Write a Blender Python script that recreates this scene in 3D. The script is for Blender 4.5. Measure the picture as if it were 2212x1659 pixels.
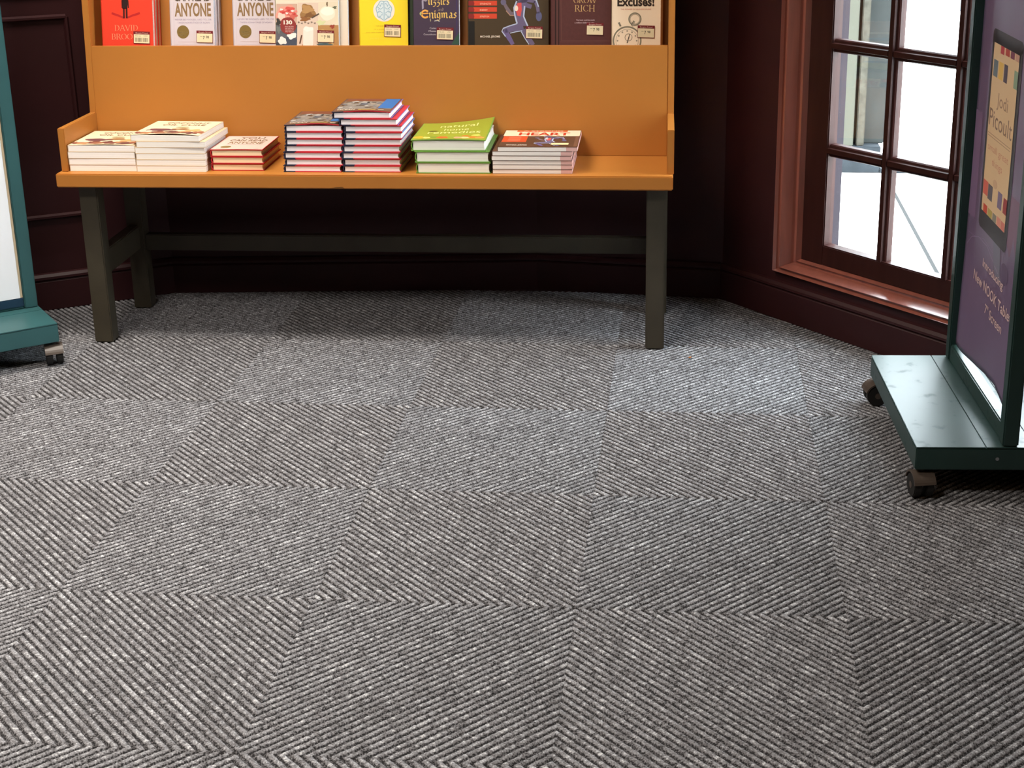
import bpy, bmesh, math, random
import numpy as np
from mathutils import Matrix, Vector

random.seed(7)
rng = np.random.default_rng(11)
SC = bpy.context.scene
COL = SC.collection
for _o in list(bpy.data.objects):
    bpy.data.objects.remove(_o)

# ------------------------------------------------------------------ camera
cd = bpy.data.cameras.new('camera')
cam = bpy.data.objects.new('camera', cd)
COL.objects.link(cam)
cd.sensor_width = 36.0
cd.lens = 3217.8 / 2212 * 36
cd.shift_x = -97.68 / 2212
cd.shift_y = -137.14 / 2212
cd.clip_start = 0.05
PITCH, ROLL, YAW = 0.3182, 0.0111, 0.0935


def cam_axes(p, r, y):
    cy, sy, cp, sp, cr, sr = math.cos(y), math.sin(y), math.cos(p), math.sin(p), math.cos(r), math.sin(r)
    right = Vector((cy, sy, 0)); f0 = Vector((-sy, cy, 0)); up = Vector((0, 0, 1))
    fwd = cp * f0 - sp * up
    down = -(sp * f0 + cp * up)
    return cr * right + sr * down, -sr * right + cr * down, fwd


_r, _d, _f = cam_axes(PITCH, ROLL, YAW)
cam.matrix_world = Matrix(((_r.x, -_d.x, -_f.x, 1.2028), (_r.y, -_d.y, -_f.y, -3.9737), (_r.z, -_d.z, -_f.z, 1.3828), (0, 0, 0, 1)))
SC.camera = cam

# ------------------------------------------------------------------ world, lamps, exposure
W = bpy.data.worlds.new('overcast_sky')
SC.world = W
W.use_nodes = True
bg = W.node_tree.nodes['Background']
bg.inputs['Color'].default_value = (0.86, 0.94, 1.0, 1)
bg.inputs['Strength'].default_value = 24.0

SC.view_settings.view_transform = 'Standard'
SC.view_settings.look = 'None'
SC.view_settings.exposure = 0.2
SC.view_settings.gamma = 1.0
SC.view_settings.use_curve_mapping = False
SC.cycles.use_denoising = True
SC.cycles.max_bounces = 8
SC.cycles.diffuse_bounces = 5
SC.cycles.glossy_bounces = 3
SC.cycles.transparent_max_bounces = 8
SC.cycles.caustics_reflective = False
SC.cycles.caustics_refractive = False
SC.cycles.sample_clamp_indirect = 6.0


def area(name, loc, size, energy, color, spread=180, rot=(0, 0, 0)):
    l = bpy.data.lights.new(name, 'AREA')
    l.shape = 'RECTANGLE'
    l.size, l.size_y = size
    l.energy = energy
    l.color = color
    l.spread = math.radians(spread)
    o = bpy.data.objects.new(name, l)
    o.location = loc
    o.rotation_euler = rot
    COL.objects.link(o)
    return o


WARM = (1.0, 0.86, 0.68)
NEUT = (1.0, 0.92, 0.82)
area('ceiling_or_fill_lamp', (-0.45, -0.75, 2.96), (1.3, 0.5), 52, NEUT, 125)
area('ceiling_or_fill_lamp', (-0.30, -2.7, 2.96), (1.4, 0.8), 56, NEUT, 105, (math.radians(16), 0, 0))
area('ceiling_or_fill_lamp', (1.9, -4.0, 2.96), (1.2, 0.6), 3, (1.0, 0.70, 0.36))  # added weak warm fill to brown the carpet at the right

# right wall frame: s runs along the wall from the alcove corner, p points into the room
RC = Vector((1.5285, 0.184, 0)); RD = Vector((0.6649, -0.7470, 0)); RN = Vector((-0.7470, -0.6649, 0))

# ------------------------------------------------------------------ helpers


def srgb(c):
    out = []
    for v in c:
        v = v / 255.0
        out.append(v / 12.92 if v <= 0.04045 else ((v + 0.055) / 1.055) ** 2.4)
    return (*out, 1.0)


MATS = {}


def mat(name, col, rough=0.5, spec=0.5, vary=0.0, scale=20, stretch=(1, 1, 1), bump=0.0, bscale=200, coat=0.0, rvary=0.0, rscale=10):
    m = bpy.data.materials.new(name)
    m.use_nodes = True
    nt = m.node_tree
    b = nt.nodes['Principled BSDF']
    b.inputs['Base Color'].default_value = srgb(col)
    b.inputs['Roughness'].default_value = rough
    b.inputs['Specular IOR Level'].default_value = spec
    if coat:
        b.inputs['Coat Weight'].default_value = coat
        b.inputs['Coat Roughness'].default_value = 0.15
    if vary or bump or rvary:
        tc = nt.nodes.new('ShaderNodeTexCoord')
        mp = nt.nodes.new('ShaderNodeMapping')
        mp.inputs['Scale'].default_value = stretch
        nt.links.new(tc.outputs['Object'], mp.inputs['Vector'])
    if vary:
        n = nt.nodes.new('ShaderNodeTexNoise')
        n.inputs['Scale'].default_value = scale
        n.inputs['Detail'].default_value = 5
        nt.links.new(mp.outputs['Vector'], n.inputs['Vector'])
        r = nt.nodes.new('ShaderNodeValToRGB')
        c = srgb(col)
        r.color_ramp.elements[0].position = 0.3
        r.color_ramp.elements[1].position = 0.7
        r.color_ramp.elements[0].color = tuple(max(0, x * (1 - vary)) for x in c[:3]) + (1,)
        r.color_ramp.elements[1].color = tuple(min(1, x * (1 + vary)) for x in c[:3]) + (1,)
        nt.links.new(n.outputs['Fac'], r.inputs['Fac'])
        nt.links.new(r.outputs['Color'], b.inputs['Base Color'])
    if bump:
        n2 = nt.nodes.new('ShaderNodeTexNoise')
        n2.inputs['Scale'].default_value = bscale
        n2.inputs['Detail'].default_value = 3
        nt.links.new(mp.outputs['Vector'], n2.inputs['Vector'])
        bp = nt.nodes.new('ShaderNodeBump')
        bp.inputs['Strength'].default_value = bump
        bp.inputs['Distance'].default_value = 0.002
        nt.links.new(n2.outputs['Fac'], bp.inputs['Height'])
        nt.links.new(bp.outputs['Normal'], b.inputs['Normal'])
    if rvary:       # scuffs: patches of duller finish
        n3 = nt.nodes.new('ShaderNodeTexNoise')
        n3.inputs['Scale'].default_value = rscale
        n3.inputs['Detail'].default_value = 4
        nt.links.new(mp.outputs['Vector'], n3.inputs['Vector'])
        r3 = nt.nodes.new('ShaderNodeMapRange')
        r3.inputs['From Min'].default_value = 0.60; r3.inputs['From Max'].default_value = 0.70
        r3.inputs['To Min'].default_value = rough; r3.inputs['To Max'].default_value = rough + rvary
        nt.links.new(n3.outputs['Fac'], r3.inputs['Value'])
        nt.links.new(r3.outputs['Result'], b.inputs['Roughness'])
    MATS[name] = m
    return m


def ink(r, g, b, rough=0.55):
    k = 'ink_%d_%d_%d' % (r, g, b)
    return MATS.get(k) or mat(k, (r, g, b), rough, 0.3)


def tag(o, label=None, cat=None, group=None, kind=None):
    if label:
        o['label'] = label
    if cat:
        o['category'] = cat
    if group:
        o['group'] = group
    if kind:
        o['kind'] = kind
    return o


def empty(name, loc=(0, 0, 0), rz=0.0, parent=None):
    o = bpy.data.objects.new(name, None)
    o.empty_display_size = 0.1
    o.location = loc
    o.rotation_euler = (0, 0, rz)
    o.parent = parent
    COL.objects.link(o)
    return o


class MB:
    """Collects shapes and links them as one mesh object."""

    def __init__(self):
        self.v, self.f, self.m, self.mats = [], [], [], []

    def mi(self, m):
        if m not in self.mats:
            self.mats.append(m)
        return self.mats.index(m)

    def add(self, vs, fs, m):
        k = len(self.v); i = self.mi(m)
        self.v += [tuple(p) for p in vs]
        for f in fs:
            self.f.append(tuple(k + q for q in f)); self.m.append(i)
        return self

    def box(self, x0, x1, y0, y1, z0, z1, m):
        return self.add([(x0, y0, z0), (x1, y0, z0), (x1, y1, z0), (x0, y1, z0), (x0, y0, z1), (x1, y0, z1), (x1, y1, z1), (x0, y1, z1)],
                        [(0, 3, 2, 1), (4, 5, 6, 7), (0, 1, 5, 4), (1, 2, 6, 5), (2, 3, 7, 6), (3, 0, 4, 7)], m)

    def prism(self, poly, fn, a, b, m):
        """poly of 2D points swept from a to b; fn(p, q, t) gives 3D."""
        n = len(poly)
        vs = [fn(p, q, a) for p, q in poly] + [fn(p, q, b) for p, q in poly]
        fs = [tuple(range(n - 1, -1, -1)), tuple(range(n, 2 * n))]
        fs += [(i, (i + 1) % n, n + (i + 1) % n, n + i) for i in range(n)]
        return self.add(vs, fs, m)

    def cyl(self, c, axis, r, h, m, n=20, r2=None):
        ax = Vector(axis).normalized()
        t = Vector((0, 0, 1)) if abs(ax.z) < 0.9 else Vector((1, 0, 0))
        e1 = ax.cross(t).normalized(); e2 = ax.cross(e1)
        r2 = r if r2 is None else r2
        c = Vector(c)
        vs = []
        for k, (hh, rr) in enumerate(((-h / 2, r), (h / 2, r2))):
            for i in range(n):
                a = 2 * math.pi * i / n
                vs.append(c + ax * hh + (e1 * math.cos(a) + e2 * math.sin(a)) * rr)
        fs = [tuple(range(n - 1, -1, -1)), tuple(range(n, 2 * n))] + [(i, (i + 1) % n, n + (i + 1) % n, n + i) for i in range(n)]
        return self.add(vs, fs, m)

    def build(self, name, parent=None, bevel=0.0, smooth=False, seg=2):
        me = bpy.data.meshes.new(name)
        me.from_pydata(self.v, [], self.f)
        for m in self.mats:
            me.materials.append(m)
        me.polygons.foreach_set('material_index', self.m)
        me.update()
        bm = bmesh.new(); bm.from_mesh(me)
        if len(bm.faces) < 4000:
            bmesh.ops.recalc_face_normals(bm, faces=bm.faces)
        if bevel:
            ed = [e for e in bm.edges if len(e.link_faces) == 2 and e.calc_face_angle(0) > 0.5]
            bmesh.ops.bevel(bm, geom=ed, offset=bevel, segments=seg, affect='EDGES', clamp_overlap=True)
        bm.to_mesh(me); bm.free()
        if smooth:
            me.polygons.foreach_set('use_smooth', [True] * len(me.polygons))
        o = bpy.data.objects.new(name, me)
        COL.objects.link(o)
        if parent is not None:
            o.parent = parent
        return o


def dup(root):
    r = root.copy(); COL.objects.link(r)
    for ch in list(root.children):
        c = ch.copy(); COL.objects.link(c); c.parent = r
        for g in list(ch.children):
            d = g.copy(); COL.objects.link(d); d.parent = c
    return r


# ---- flat print -----------------------------------------------------------
TXT = {}


def text_mesh(s, bold=0.0, spacing=1.0):
    k = (s, bold, spacing)
    if k not in TXT:
        cu = bpy.data.curves.new('lettering', 'FONT')
        cu.body = s
        cu.size = 1.0
        cu.offset = bold
        cu.space_character = spacing
        cu.resolution_u = 3
        cu.align_x = 'LEFT'
        o = bpy.data.objects.new('lettering', cu)
        COL.objects.link(o)
        bpy.context.view_layer.update()
        me = o.to_mesh()
        vs = [(v.co.x, v.co.y) for v in me.vertices]
        fs = [tuple(p.vertices) for p in me.polygons]
        o.to_mesh_clear()
        bpy.data.objects.remove(o); bpy.data.curves.remove(cu)
        xs = [v[0] for v in vs] or [0]
        TXT[k] = ([(x - min(xs), y) for x, y in vs], fs, max(xs) - min(xs))
    return TXT[k]


class Art:
    """2D print: polygons with an ink each; layers keep later shapes on top."""

    def __init__(self):
        self.items = []

    def poly(self, pts, c, layer=1):
        self.items.append(([tuple(p) for p in pts], [tuple(range(len(pts)))], ink(*c), layer)); return self

    def rect(self, x0, y0, x1, y1, c, layer=1):
        if max(abs(x1 - x0), abs(y1 - y0)) < 0.04:
            return self.poly([(x0, y0), (x1, y0), (x1, y1), (x0, y1)], c, layer)
        n = 12
        v = [(x0 + (x1 - x0) * i / n, y0 + (y1 - y0) * j / n) for j in range(n + 1) for i in range(n + 1)]
        f = [(j * (n + 1) + i, j * (n + 1) + i + 1, (j + 1) * (n + 1) + i + 1, (j + 1) * (n + 1) + i) for j in range(n) for i in range(n)]
        self.items.append((v, f, ink(*c), layer)); return self

    def disc(self, x, y, rx, ry, c, layer=1, n=28, wob=0.0):
        pts = []
        for i in range(n):
            a = 2 * math.pi * i / n
            k = 1 + wob * math.sin(5 * a + x * 900) * 0.6 + wob * math.sin(3 * a + y * 700) * 0.6
            pts.append((x + rx * k * math.cos(a), y + ry * k * math.sin(a)))
        return self.poly(pts, c, layer)

    def ring(self, x, y, r0, r1, c, layer=1, n=36, a0=0, a1=2 * math.pi, ky=1.0):
        v, f = [], []
        for i in range(n + 1):
            a = a0 + (a1 - a0) * i / n
            v += [(x + r0 * math.cos(a), y + ky * r0 * math.sin(a)), (x + r1 * math.cos(a), y + ky * r1 * math.sin(a))]
        for i in range(n):
            f.append((2 * i, 2 * i + 1, 2 * i + 3, 2 * i + 2))
        self.items.append((v, f, ink(*c), layer)); return self

    def stroke(self, pts, w, c, layer=1, w2=None):
        w2 = w if w2 is None else w2
        v, f = [], []
        n = len(pts)
        for i, (x, y) in enumerate(pts):
            a = pts[max(0, i - 1)]; b = pts[min(n - 1, i + 1)]
            dx, dy = b[0] - a[0], b[1] - a[1]
            l = math.hypot(dx, dy) or 1
            ww = (w + (w2 - w) * i / max(1, n - 1)) / 2
            v += [(x - dy / l * ww, y + dx / l * ww), (x + dy / l * ww, y - dx / l * ww)]
        for i in range(n - 1):
            f.append((2 * i, 2 * i + 1, 2 * i + 3, 2 * i + 2))
        self.items.append((v, f, ink(*c), layer)); return self

    def nib(self, pts, w, ang, c, layer=1):
        ox, oy = math.cos(ang) * w / 2, math.sin(ang) * w / 2
        v, f = [], []
        for x, y in pts:
            v += [(x - ox, y - oy), (x + ox, y + oy)]
        for i in range(len(pts) - 1):
            f.append((2 * i, 2 * i + 1, 2 * i + 3, 2 * i + 2))
        self.items.append((v, f, ink(*c), layer)); return self

    def text(self, s, x0, x1, y, h, c, layer=1, bold=0.0, cap=0.70, spacing=1.0):
        """baseline y, cap height h, fitted to the width x0..x1."""
        vs, fs, w = text_mesh(s, bold, spacing)
        sx = (x1 - x0) / w; sy = h / cap
        self.items.append(([(x0 + a * sx, y + b * sy) for a, b in vs], fs, ink(*c), layer)); return self

    def build(self, name, fn, parent, step=0.00012, base=0.00025):
        """fn(x, y, out) -> 3D."""
        mb = MB()
        for v, f, m, l in self.items:
            mb.add([fn(x, y, base + step * l) for x, y in v], f, m)
        me = bpy.data.meshes.new(name)
        me.from_pydata(mb.v, [], mb.f)
        for m in mb.mats:
            me.materials.append(m)
        me.polygons.foreach_set('material_index', mb.m)
        me.update()
        o = bpy.data.objects.new(name, me)
        COL.objects.link(o); o.parent = parent
        return o


# serif capitals on a 0..1 cap height (x advance in em)
SER = {
    'D': (0.78, [[(0.16, 0), (0.16, 1)], 'bowl']),
    'A': (0.80, [[(0.08, 0), (0.40, 1)], [(0.40, 1), (0.72, 0)], [(0.2, 0.36), (0.6, 0.36)]]),
    'V': (0.80, [[(0.08, 1), (0.40, 0)], [(0.40, 0), (0.72, 1)]]),
    'I': (0.36, [[(0.18, 0), (0.18, 1)]]),
    'B': (0.66, [[(0.15, 0), (0.15, 1)], [(0.15, 1), (0.38, 1), (0.5, 0.9), (0.5, 0.64), (0.38, 0.53), (0.15, 0.53)], [(0.38, 0.53), (0.54, 0.44), (0.56, 0.2), (0.42, 0), (0.15, 0)]]),
    'R': (0.72, [[(0.15, 0), (0.15, 1)], [(0.15, 1), (0.38, 1), (0.52, 0.9), (0.52, 0.62), (0.38, 0.5), (0.15, 0.5)], [(0.36, 0.5), (0.66, 0)]]),
    'O': (0.84, ['o']),
    'G': (0.82, ['c', [(0.70, 0.42), (0.70, 0.1)], [(0.55, 0.42), (0.78, 0.42)]]),
    'W': (1.10, [[(0.05, 1), (0.32, 0)], [(0.32, 0), (0.55, 0.9)], [(0.55, 0.9), (0.80, 0)], [(0.80, 0), (1.05, 1)]]),
    'C': (0.76, ['c']),
    'H': (0.82, [[(0.15, 0), (0.15, 1)], [(0.67, 0), (0.67, 1)], [(0.15, 0.5), (0.67, 0.5)]]),
}


def serif_text(art, s, x0, x1, y, h, c, layer=2, wt=0.13):
    tot = sum(SER[ch][0] for ch in s)
    k = (x1 - x0) / tot
    x = x0
    for ch in s:
        adv, strokes = SER[ch]
        for st in strokes:
            if st == 'bowl':
                pts = [(0.16, 1), (0.36, 1), (0.56, 0.9), (0.68, 0.66), (0.70, 0.5), (0.68, 0.34), (0.56, 0.1), (0.36, 0), (0.16, 0)]
            elif st == 'o':
                pts = [(0.42 + 0.34 * math.cos(a), 0.5 + 0.5 * math.sin(a)) for a in np.linspace(0, 2 * math.pi, 25)]
            elif st == 'c':
                pts = [(0.42 + 0.34 * math.cos(a), 0.5 + 0.5 * math.sin(a)) for a in np.linspace(0.7, 2 * math.pi - 0.7, 19)]
            else:
                pts = st
            P = [(x + p * k, y + q * h) for p, q in pts]
            thin = len(pts) == 2 and (abs(pts[0][1] - pts[1][1]) < 0.05 or (pts[1][1] > pts[0][1] and ch in 'AVW'))
            art.nib(P, wt * h * (1.15 if not thin else 0.6), 0.12 if len(pts) > 2 or pts[0][0] == pts[1][0] else 0.0, c, layer) if not (len(pts) == 2 and abs(pts[0][1] - pts[1][1]) < 0.05) \
                else art.stroke(P, wt * h * 0.5, c, layer)
            if len(pts) == 2 and abs(pts[0][1] - pts[1][1]) > 0.3:
                for p, q in pts:
                    if q in (0, 1):
                        art.stroke([(x + (p - 0.11) * k, y + q * h), (x + (p + 0.11) * k, y + q * h)], 0.06 * h, c, layer)
        x += adv * k


# ------------------------------------------------------------------ materials
M_ORANGE = mat('mustard_paint', (174, 111, 45), 0.45, 0.4, vary=0.05, scale=3, bump=0.05, bscale=60)
M_LEG = mat('olive_black_paint', (58, 52, 40), 0.5, 0.4, vary=0.12, scale=14, bump=0.1, bscale=40)
M_WALL = mat('maroon_wall_paint', (47, 19, 21), 0.5, 0.25, vary=0.10, scale=6, bump=0.05, bscale=50)
M_WOOD = mat('varnished_mahogany', (134, 76, 63), 0.30, 0.6, vary=0.16, scale=9, stretch=(6, 6, 0.6), coat=0.8)
M_SASH = mat('dark_mahogany_sash', (48, 23, 20), 0.42, 0.12, vary=0.2, scale=9, stretch=(4, 4, 0.7))
M_CEIL = mat('ceiling_white', (214, 208, 198), 0.9, 0.2)
M_ROOM = mat('far_room_wall', (120, 92, 70), 0.8, 0.2)
M_TEAL = mat('teal_green_enamel', (44, 82, 84), 0.38, 0.5, vary=0.08, scale=8, bump=0.04, bscale=90)
M_TEALD = mat('dark_green_enamel', (30, 54, 50), 0.44, 0.42, vary=0.12, scale=8, rvary=0.10, rscale=30)
M_BOARD = mat('white_poster_card', (226, 228, 232), 0.6, 0.3)
M_BEIGE = mat('beige_card_edge', (206, 188, 158), 0.7, 0.3)
M_RUB = mat('caster_rubber', (24, 23, 22), 0.6, 0.4)
M_PLAS = mat('caster_hood_plastic', (70, 60, 53), 0.42, 0.5)
M_CHROME = mat('bolt_steel', (180, 180, 180), 0.3, 0.6)
M_CHROME.node_tree.nodes['Principled BSDF'].inputs['Metallic'].default_value = 1.0
M_UND = mat('carpet_backing', (40, 38, 36), 0.95, 0.1)
M_PAVE = mat('pale_concrete', (205, 205, 200), 0.9, 0.2, vary=0.08, scale=5)
M_JOINT = mat('pavement_joint', (34, 34, 34), 0.95, 0.1)
M_ASPH = mat('blue_grey_asphalt', (32, 38, 45), 0.9, 0.2, vary=0.2, scale=30)
M_STONE = mat('rough_buff_stone', (58, 55, 48), 0.9, 0.2, vary=0.25, scale=40, bump=0.6, bscale=60)
M_CREAM = mat('cream_pilaster', (64, 64, 56), 0.8, 0.2)
M_GREYW = mat('weathered_grey_wall', (37, 39, 38), 0.85, 0.2, vary=0.2, scale=9)
M_PLINTH = mat('blue_grey_plinth', (34, 38, 42), 0.85, 0.2, vary=0.25, scale=14)
M_JAMB = mat('lilac_outer_jamb', (46, 41, 46), 0.8, 0.05, vary=0.06, scale=10)


def page_mat(name, col, col2):
    m = mat(name, col, 0.85, 0.15)
    nt = m.node_tree; b = nt.nodes['Principled BSDF']
    tc = nt.nodes.new('ShaderNodeTexCoord'); mp = nt.nodes.new('ShaderNodeMapping')
    mp.inputs['Scale'].default_value = (3, 3, 1400)
    n = nt.nodes.new('ShaderNodeTexNoise'); n.inputs['Scale'].default_value = 1.0; n.inputs['Detail'].default_value = 2
    r = nt.nodes.new('ShaderNodeValToRGB')
    r.color_ramp.elements[0].color = srgb(col2); r.color_ramp.elements[1].color = srgb(col)
    r.color_ramp.elements[0].position = 0.3; r.color_ramp.elements[1].position = 0.62
    nt.links.new(tc.outputs['Object'], mp.inputs['Vector']); nt.links.new(mp.outputs['Vector'], n.inputs['Vector'])
    nt.links.new(n.outputs['Fac'], r.inputs['Fac']); nt.links.new(r.outputs['Color'], b.inputs['Base Color'])
    return m


P_WHITE = page_mat('white_pages', (252, 248, 244), (234, 228, 222))
P_GREY = page_mat('cool_pages', (248, 244, 238), (230, 226, 220))
P_CREAM = page_mat('cream_pages', (250, 228, 192), (238, 212, 172))
P_PINK = page_mat('pink_edged_pages', (226, 184, 178), (210, 168, 163))
P_LILAC = page_mat('pale_lilac_pages', (250, 244, 248), (232, 226, 230))

# carpet yarn: every tuft carries its own shade
M_YARN = bpy.data.materials.new('heather_grey_yarn')
M_YARN.use_nodes = True
_nt = M_YARN.node_tree
_b = _nt.nodes['Principled BSDF']
_b.inputs['Roughness'].default_value = 0.95
_b.inputs['Specular IOR Level'].default_value = 0.12
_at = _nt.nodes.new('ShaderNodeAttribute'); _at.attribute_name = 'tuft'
_oi = _nt.nodes.new('ShaderNodeObjectInfo')
_tc = _nt.nodes.new('ShaderNodeTexCoord')
_n = _nt.nodes.new('ShaderNodeTexNoise'); _n.inputs['Scale'].default_value = 340; _n.inputs['Detail'].default_value = 2
_nt.links.new(_tc.outputs['Object'], _n.inputs['Vector'])
_a = _nt.nodes.new('ShaderNodeMath'); _a.operation = 'MULTIPLY_ADD'
_a.inputs[1].default_value = 1.10
_nt.links.new(_n.outputs['Fac'], _a.inputs[0])
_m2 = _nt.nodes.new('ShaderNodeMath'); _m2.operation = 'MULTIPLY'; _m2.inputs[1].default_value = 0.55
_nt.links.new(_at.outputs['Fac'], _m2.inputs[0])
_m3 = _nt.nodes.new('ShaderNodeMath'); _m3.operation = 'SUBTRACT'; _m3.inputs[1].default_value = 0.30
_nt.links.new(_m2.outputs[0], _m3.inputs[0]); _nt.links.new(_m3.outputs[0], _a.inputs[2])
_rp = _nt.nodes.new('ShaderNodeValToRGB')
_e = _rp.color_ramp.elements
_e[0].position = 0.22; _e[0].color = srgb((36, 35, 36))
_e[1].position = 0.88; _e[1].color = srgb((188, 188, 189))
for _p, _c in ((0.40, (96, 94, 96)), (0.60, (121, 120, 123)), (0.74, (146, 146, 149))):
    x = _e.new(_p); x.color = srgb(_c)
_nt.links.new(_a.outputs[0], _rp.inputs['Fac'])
_nt.links.new(_rp.outputs['Color'], _b.inputs['Base Color'])

# window glass: thin, clear, slightly reflecting
M_GLASS = bpy.data.materials.new('window_glass')
M_GLASS.use_nodes = True
_nt = M_GLASS.node_tree
_nt.nodes.remove(_nt.nodes['Principled BSDF'])
_tr = _nt.nodes.new('ShaderNodeBsdfTransparent'); _tr.inputs['Color'].default_value = (0.95, 0.97, 0.97, 1)
_gl = _nt.nodes.new('ShaderNodeBsdfGlossy'); _gl.inputs['Roughness'].default_value = 0.02
_lf = _nt.nodes.new('ShaderNodeLayerWeight'); _lf.inputs['Blend'].default_value = 0.5
_pw = _nt.nodes.new('ShaderNodeMath'); _pw.operation = 'POWER'; _pw.inputs[1].default_value = 5.0
_nt.links.new(_lf.outputs['Facing'], _pw.inputs[0])
_lw = _nt.nodes.new('ShaderNodeMath'); _lw.operation = 'MULTIPLY_ADD'; _lw.inputs[1].default_value = 0.9; _lw.inputs[2].default_value = 0.035
_nt.links.new(_pw.outputs[0], _lw.inputs[0])
_mx = _nt.nodes.new('ShaderNodeMixShader')
_nt.links.new(_lw.outputs[0], _mx.inputs['Fac'])
_nt.links.new(_tr.outputs[0], _mx.inputs[1]); _nt.links.new(_gl.outputs[0], _mx.inputs[2])
_nt.links.new(_mx.outputs[0], _nt.nodes['Material Output'].inputs['Surface'])

# ------------------------------------------------------------------ room shell
def rp(s, p, z):
    v = RC + RD * s + RN * p
    return (v.x, v.y, z)


PB = Vector((-0.4255, 0.417)); PV = Vector((0.72, 0.520)); PD = Vector((1.2935, 0.449))
PA = Vector((-2.4, 0.417 - 0.601 * 1.9745)); PE = Vector((RC + RD * 1.55).to_2d())
CEIL = 3.0


def seg_box(mb, a, b, off0, off1, z0, z1, m, ext=0.0):
    """box along the wall line a-b between two offsets into the room (normal on the right of a->b)."""
    d = (b - a).normalized(); n = Vector((d.y, -d.x))
    a = a - d * ext; b = b + d * ext
    q = [a + n * off0, b + n * off0, b + n * off1, a + n * off1]
    mb.add([(p.x, p.y, z0) for p in q] + [(p.x, p.y, z1) for p in q],
           [(0, 1, 2, 3), (7, 6, 5, 4), (0, 4, 5, 1), (1, 5, 6, 2), (2, 6, 7, 3), (3, 7, 4, 0)], m)


def wall(name, a, b, m=None, ext=0.05):
    mb = MB(); seg_box(mb, a, b, -0.14, -0.015, -0.02, CEIL, m or M_WALL, ext)
    return tag(mb.build(name), kind='structure')


w_left = wall('wall_left', PA, PB)
wall('wall_back', PB, PV)
wall('wall_back_right', PV, PD)
P0 = Vector((-2.4, -6.2)); P1 = Vector((2.56, -6.2))
wall('wall_far_left', P0, PA, M_ROOM)
wall('wall_front', P1, P0, M_ROOM)
wall('wall_far_right', PE, P1, M_ROOM)
mb = MB()
mb.add([(-2.6, -6.4, CEIL), (3.0, -6.4, CEIL), (3.0, 0.8, CEIL), (-2.6, 0.8, CEIL), (-2.6, -6.4, CEIL + .1), (3.0, -6.4, CEIL + .1), (3.0, 0.8, CEIL + .1), (-2.6, 0.8, CEIL + .1)],
       [(0, 1, 2, 3), (7, 6, 5, 4), (0, 4, 5, 1), (1, 5, 6, 2), (2, 6, 7, 3), (3, 7, 4, 0)], M_CEIL)
tag(mb.build('ceiling'), kind='structure')

# wall_right with its window opening
WS0, WS1, WZ0, WZ1 = -0.128, 1.036, 0.147, 2.43
mb = MB()


def rbox(mb, s0, s1, p0, p1, z0, z1, m):
    mb.add([rp(s0, p0, z0), rp(s1, p0, z0), rp(s1, p1, z0), rp(s0, p1, z0), rp(s0, p0, z1), rp(s1, p0, z1), rp(s1, p1, z1), rp(s0, p1, z1)],
           [(0, 3, 2, 1), (4, 5, 6, 7), (0, 1, 5, 4), (1, 2, 6, 5), (2, 3, 7, 6), (3, 0, 4, 7)], m)


S0, S1 = -0.37, 1.55
rbox(mb, S0, WS0, -0.15, -0.015, -0.02, CEIL, M_WALL)
rbox(mb, WS1, S1, -0.15, -0.015, -0.02, CEIL, M_WALL)
rbox(mb, WS0, WS1, -0.15, -0.015, -0.02, WZ0, M_WALL)
rbox(mb, WS0, WS1, -0.15, -0.015, WZ1, CEIL, M_WALL)
tag(mb.build('wall_right'), kind='structure')

# skirting boards with a moulded cap
BBP = [(-0.02, 0), (0, 0), (0, 0.088), (-0.004, 0.093), (0.003, 0.097), (0.003, 0.104), (-0.004, 0.112), (-0.014, 0.114), (-0.02, 0.114)]


def baseboard(name, a, b, ext=0.0):
    d = (b - a).normalized(); n = Vector((d.y, -d.x)); a = a - d * ext; b = b + d * ext; L = (b - a).length
    mb = MB()
    mb.prism(BBP, lambda p, q, t: ((a + d * t + n * p).x, (a + d * t + n * p).y, q), 0, L, M_WALL)
    return tag(mb.build(name), kind='structure')


baseboard('baseboard_left', PA, PB)
baseboard('baseboard_back', PB, PV)
baseboard('baseboard_back_right', PV, PD)
baseboard('baseboard_right', PD, PE)

# raised panel mouldings on the left wall
dL = (PB - PA).normalized(); nL = Vector((dL.y, -dL.x)); LA = Vector((-0.692, 0.257))


def lw(t, p, z):
    v = LA + dL * t + nL * p
    return (v.x, v.y, z)


def bead(mb, t0, t1, z0, z1):
    """square moulding along a line on the left wall."""
    prof = [(-0.016, -0.008), (-0.012, -0.008), (-0.004, -0.003), (-0.004, 0.003), (-0.012, 0.008), (-0.016, 0.008)]
    if abs(z0 - z1) < 1e-6:
        mb.prism(prof, lambda p, q, t: lw(t, p, z0 + q), t0, t1, M_WALL)
    else:
        mb.prism(prof, lambda p, q, t: lw(t0 + q, p, t), z0, z1, M_WALL)


for k, (za, zb) in enumerate(((0.287, 0.878), (0.95, 1.7))):
    mb = MB()
    bead(mb, -0.55, 0.072, za, za); bead(mb, -0.55, 0.072, zb, zb)
    bead(mb, 0.072, 0.072, za, zb); bead(mb, -0.55, -0.55, za, zb)
    tag(mb.build('trim_%d' % (k + 1)), kind='structure')

# ------------------------------------------------------------------ window_1
win = tag(empty('window_1', rp(0.455, -0.06, 0.2)), kind='structure')
WI = win.matrix_world.copy()
win_inv = Matrix.Translation(-Vector(win.location))


def wbuild(mb, name, bevel=0.0, smooth=False):
    L = win.location
    mb.v = [(x - L.x, y - L.y, z - L.z) for x, y, z in mb.v]
    return mb.build(name, win, bevel, smooth)


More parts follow.
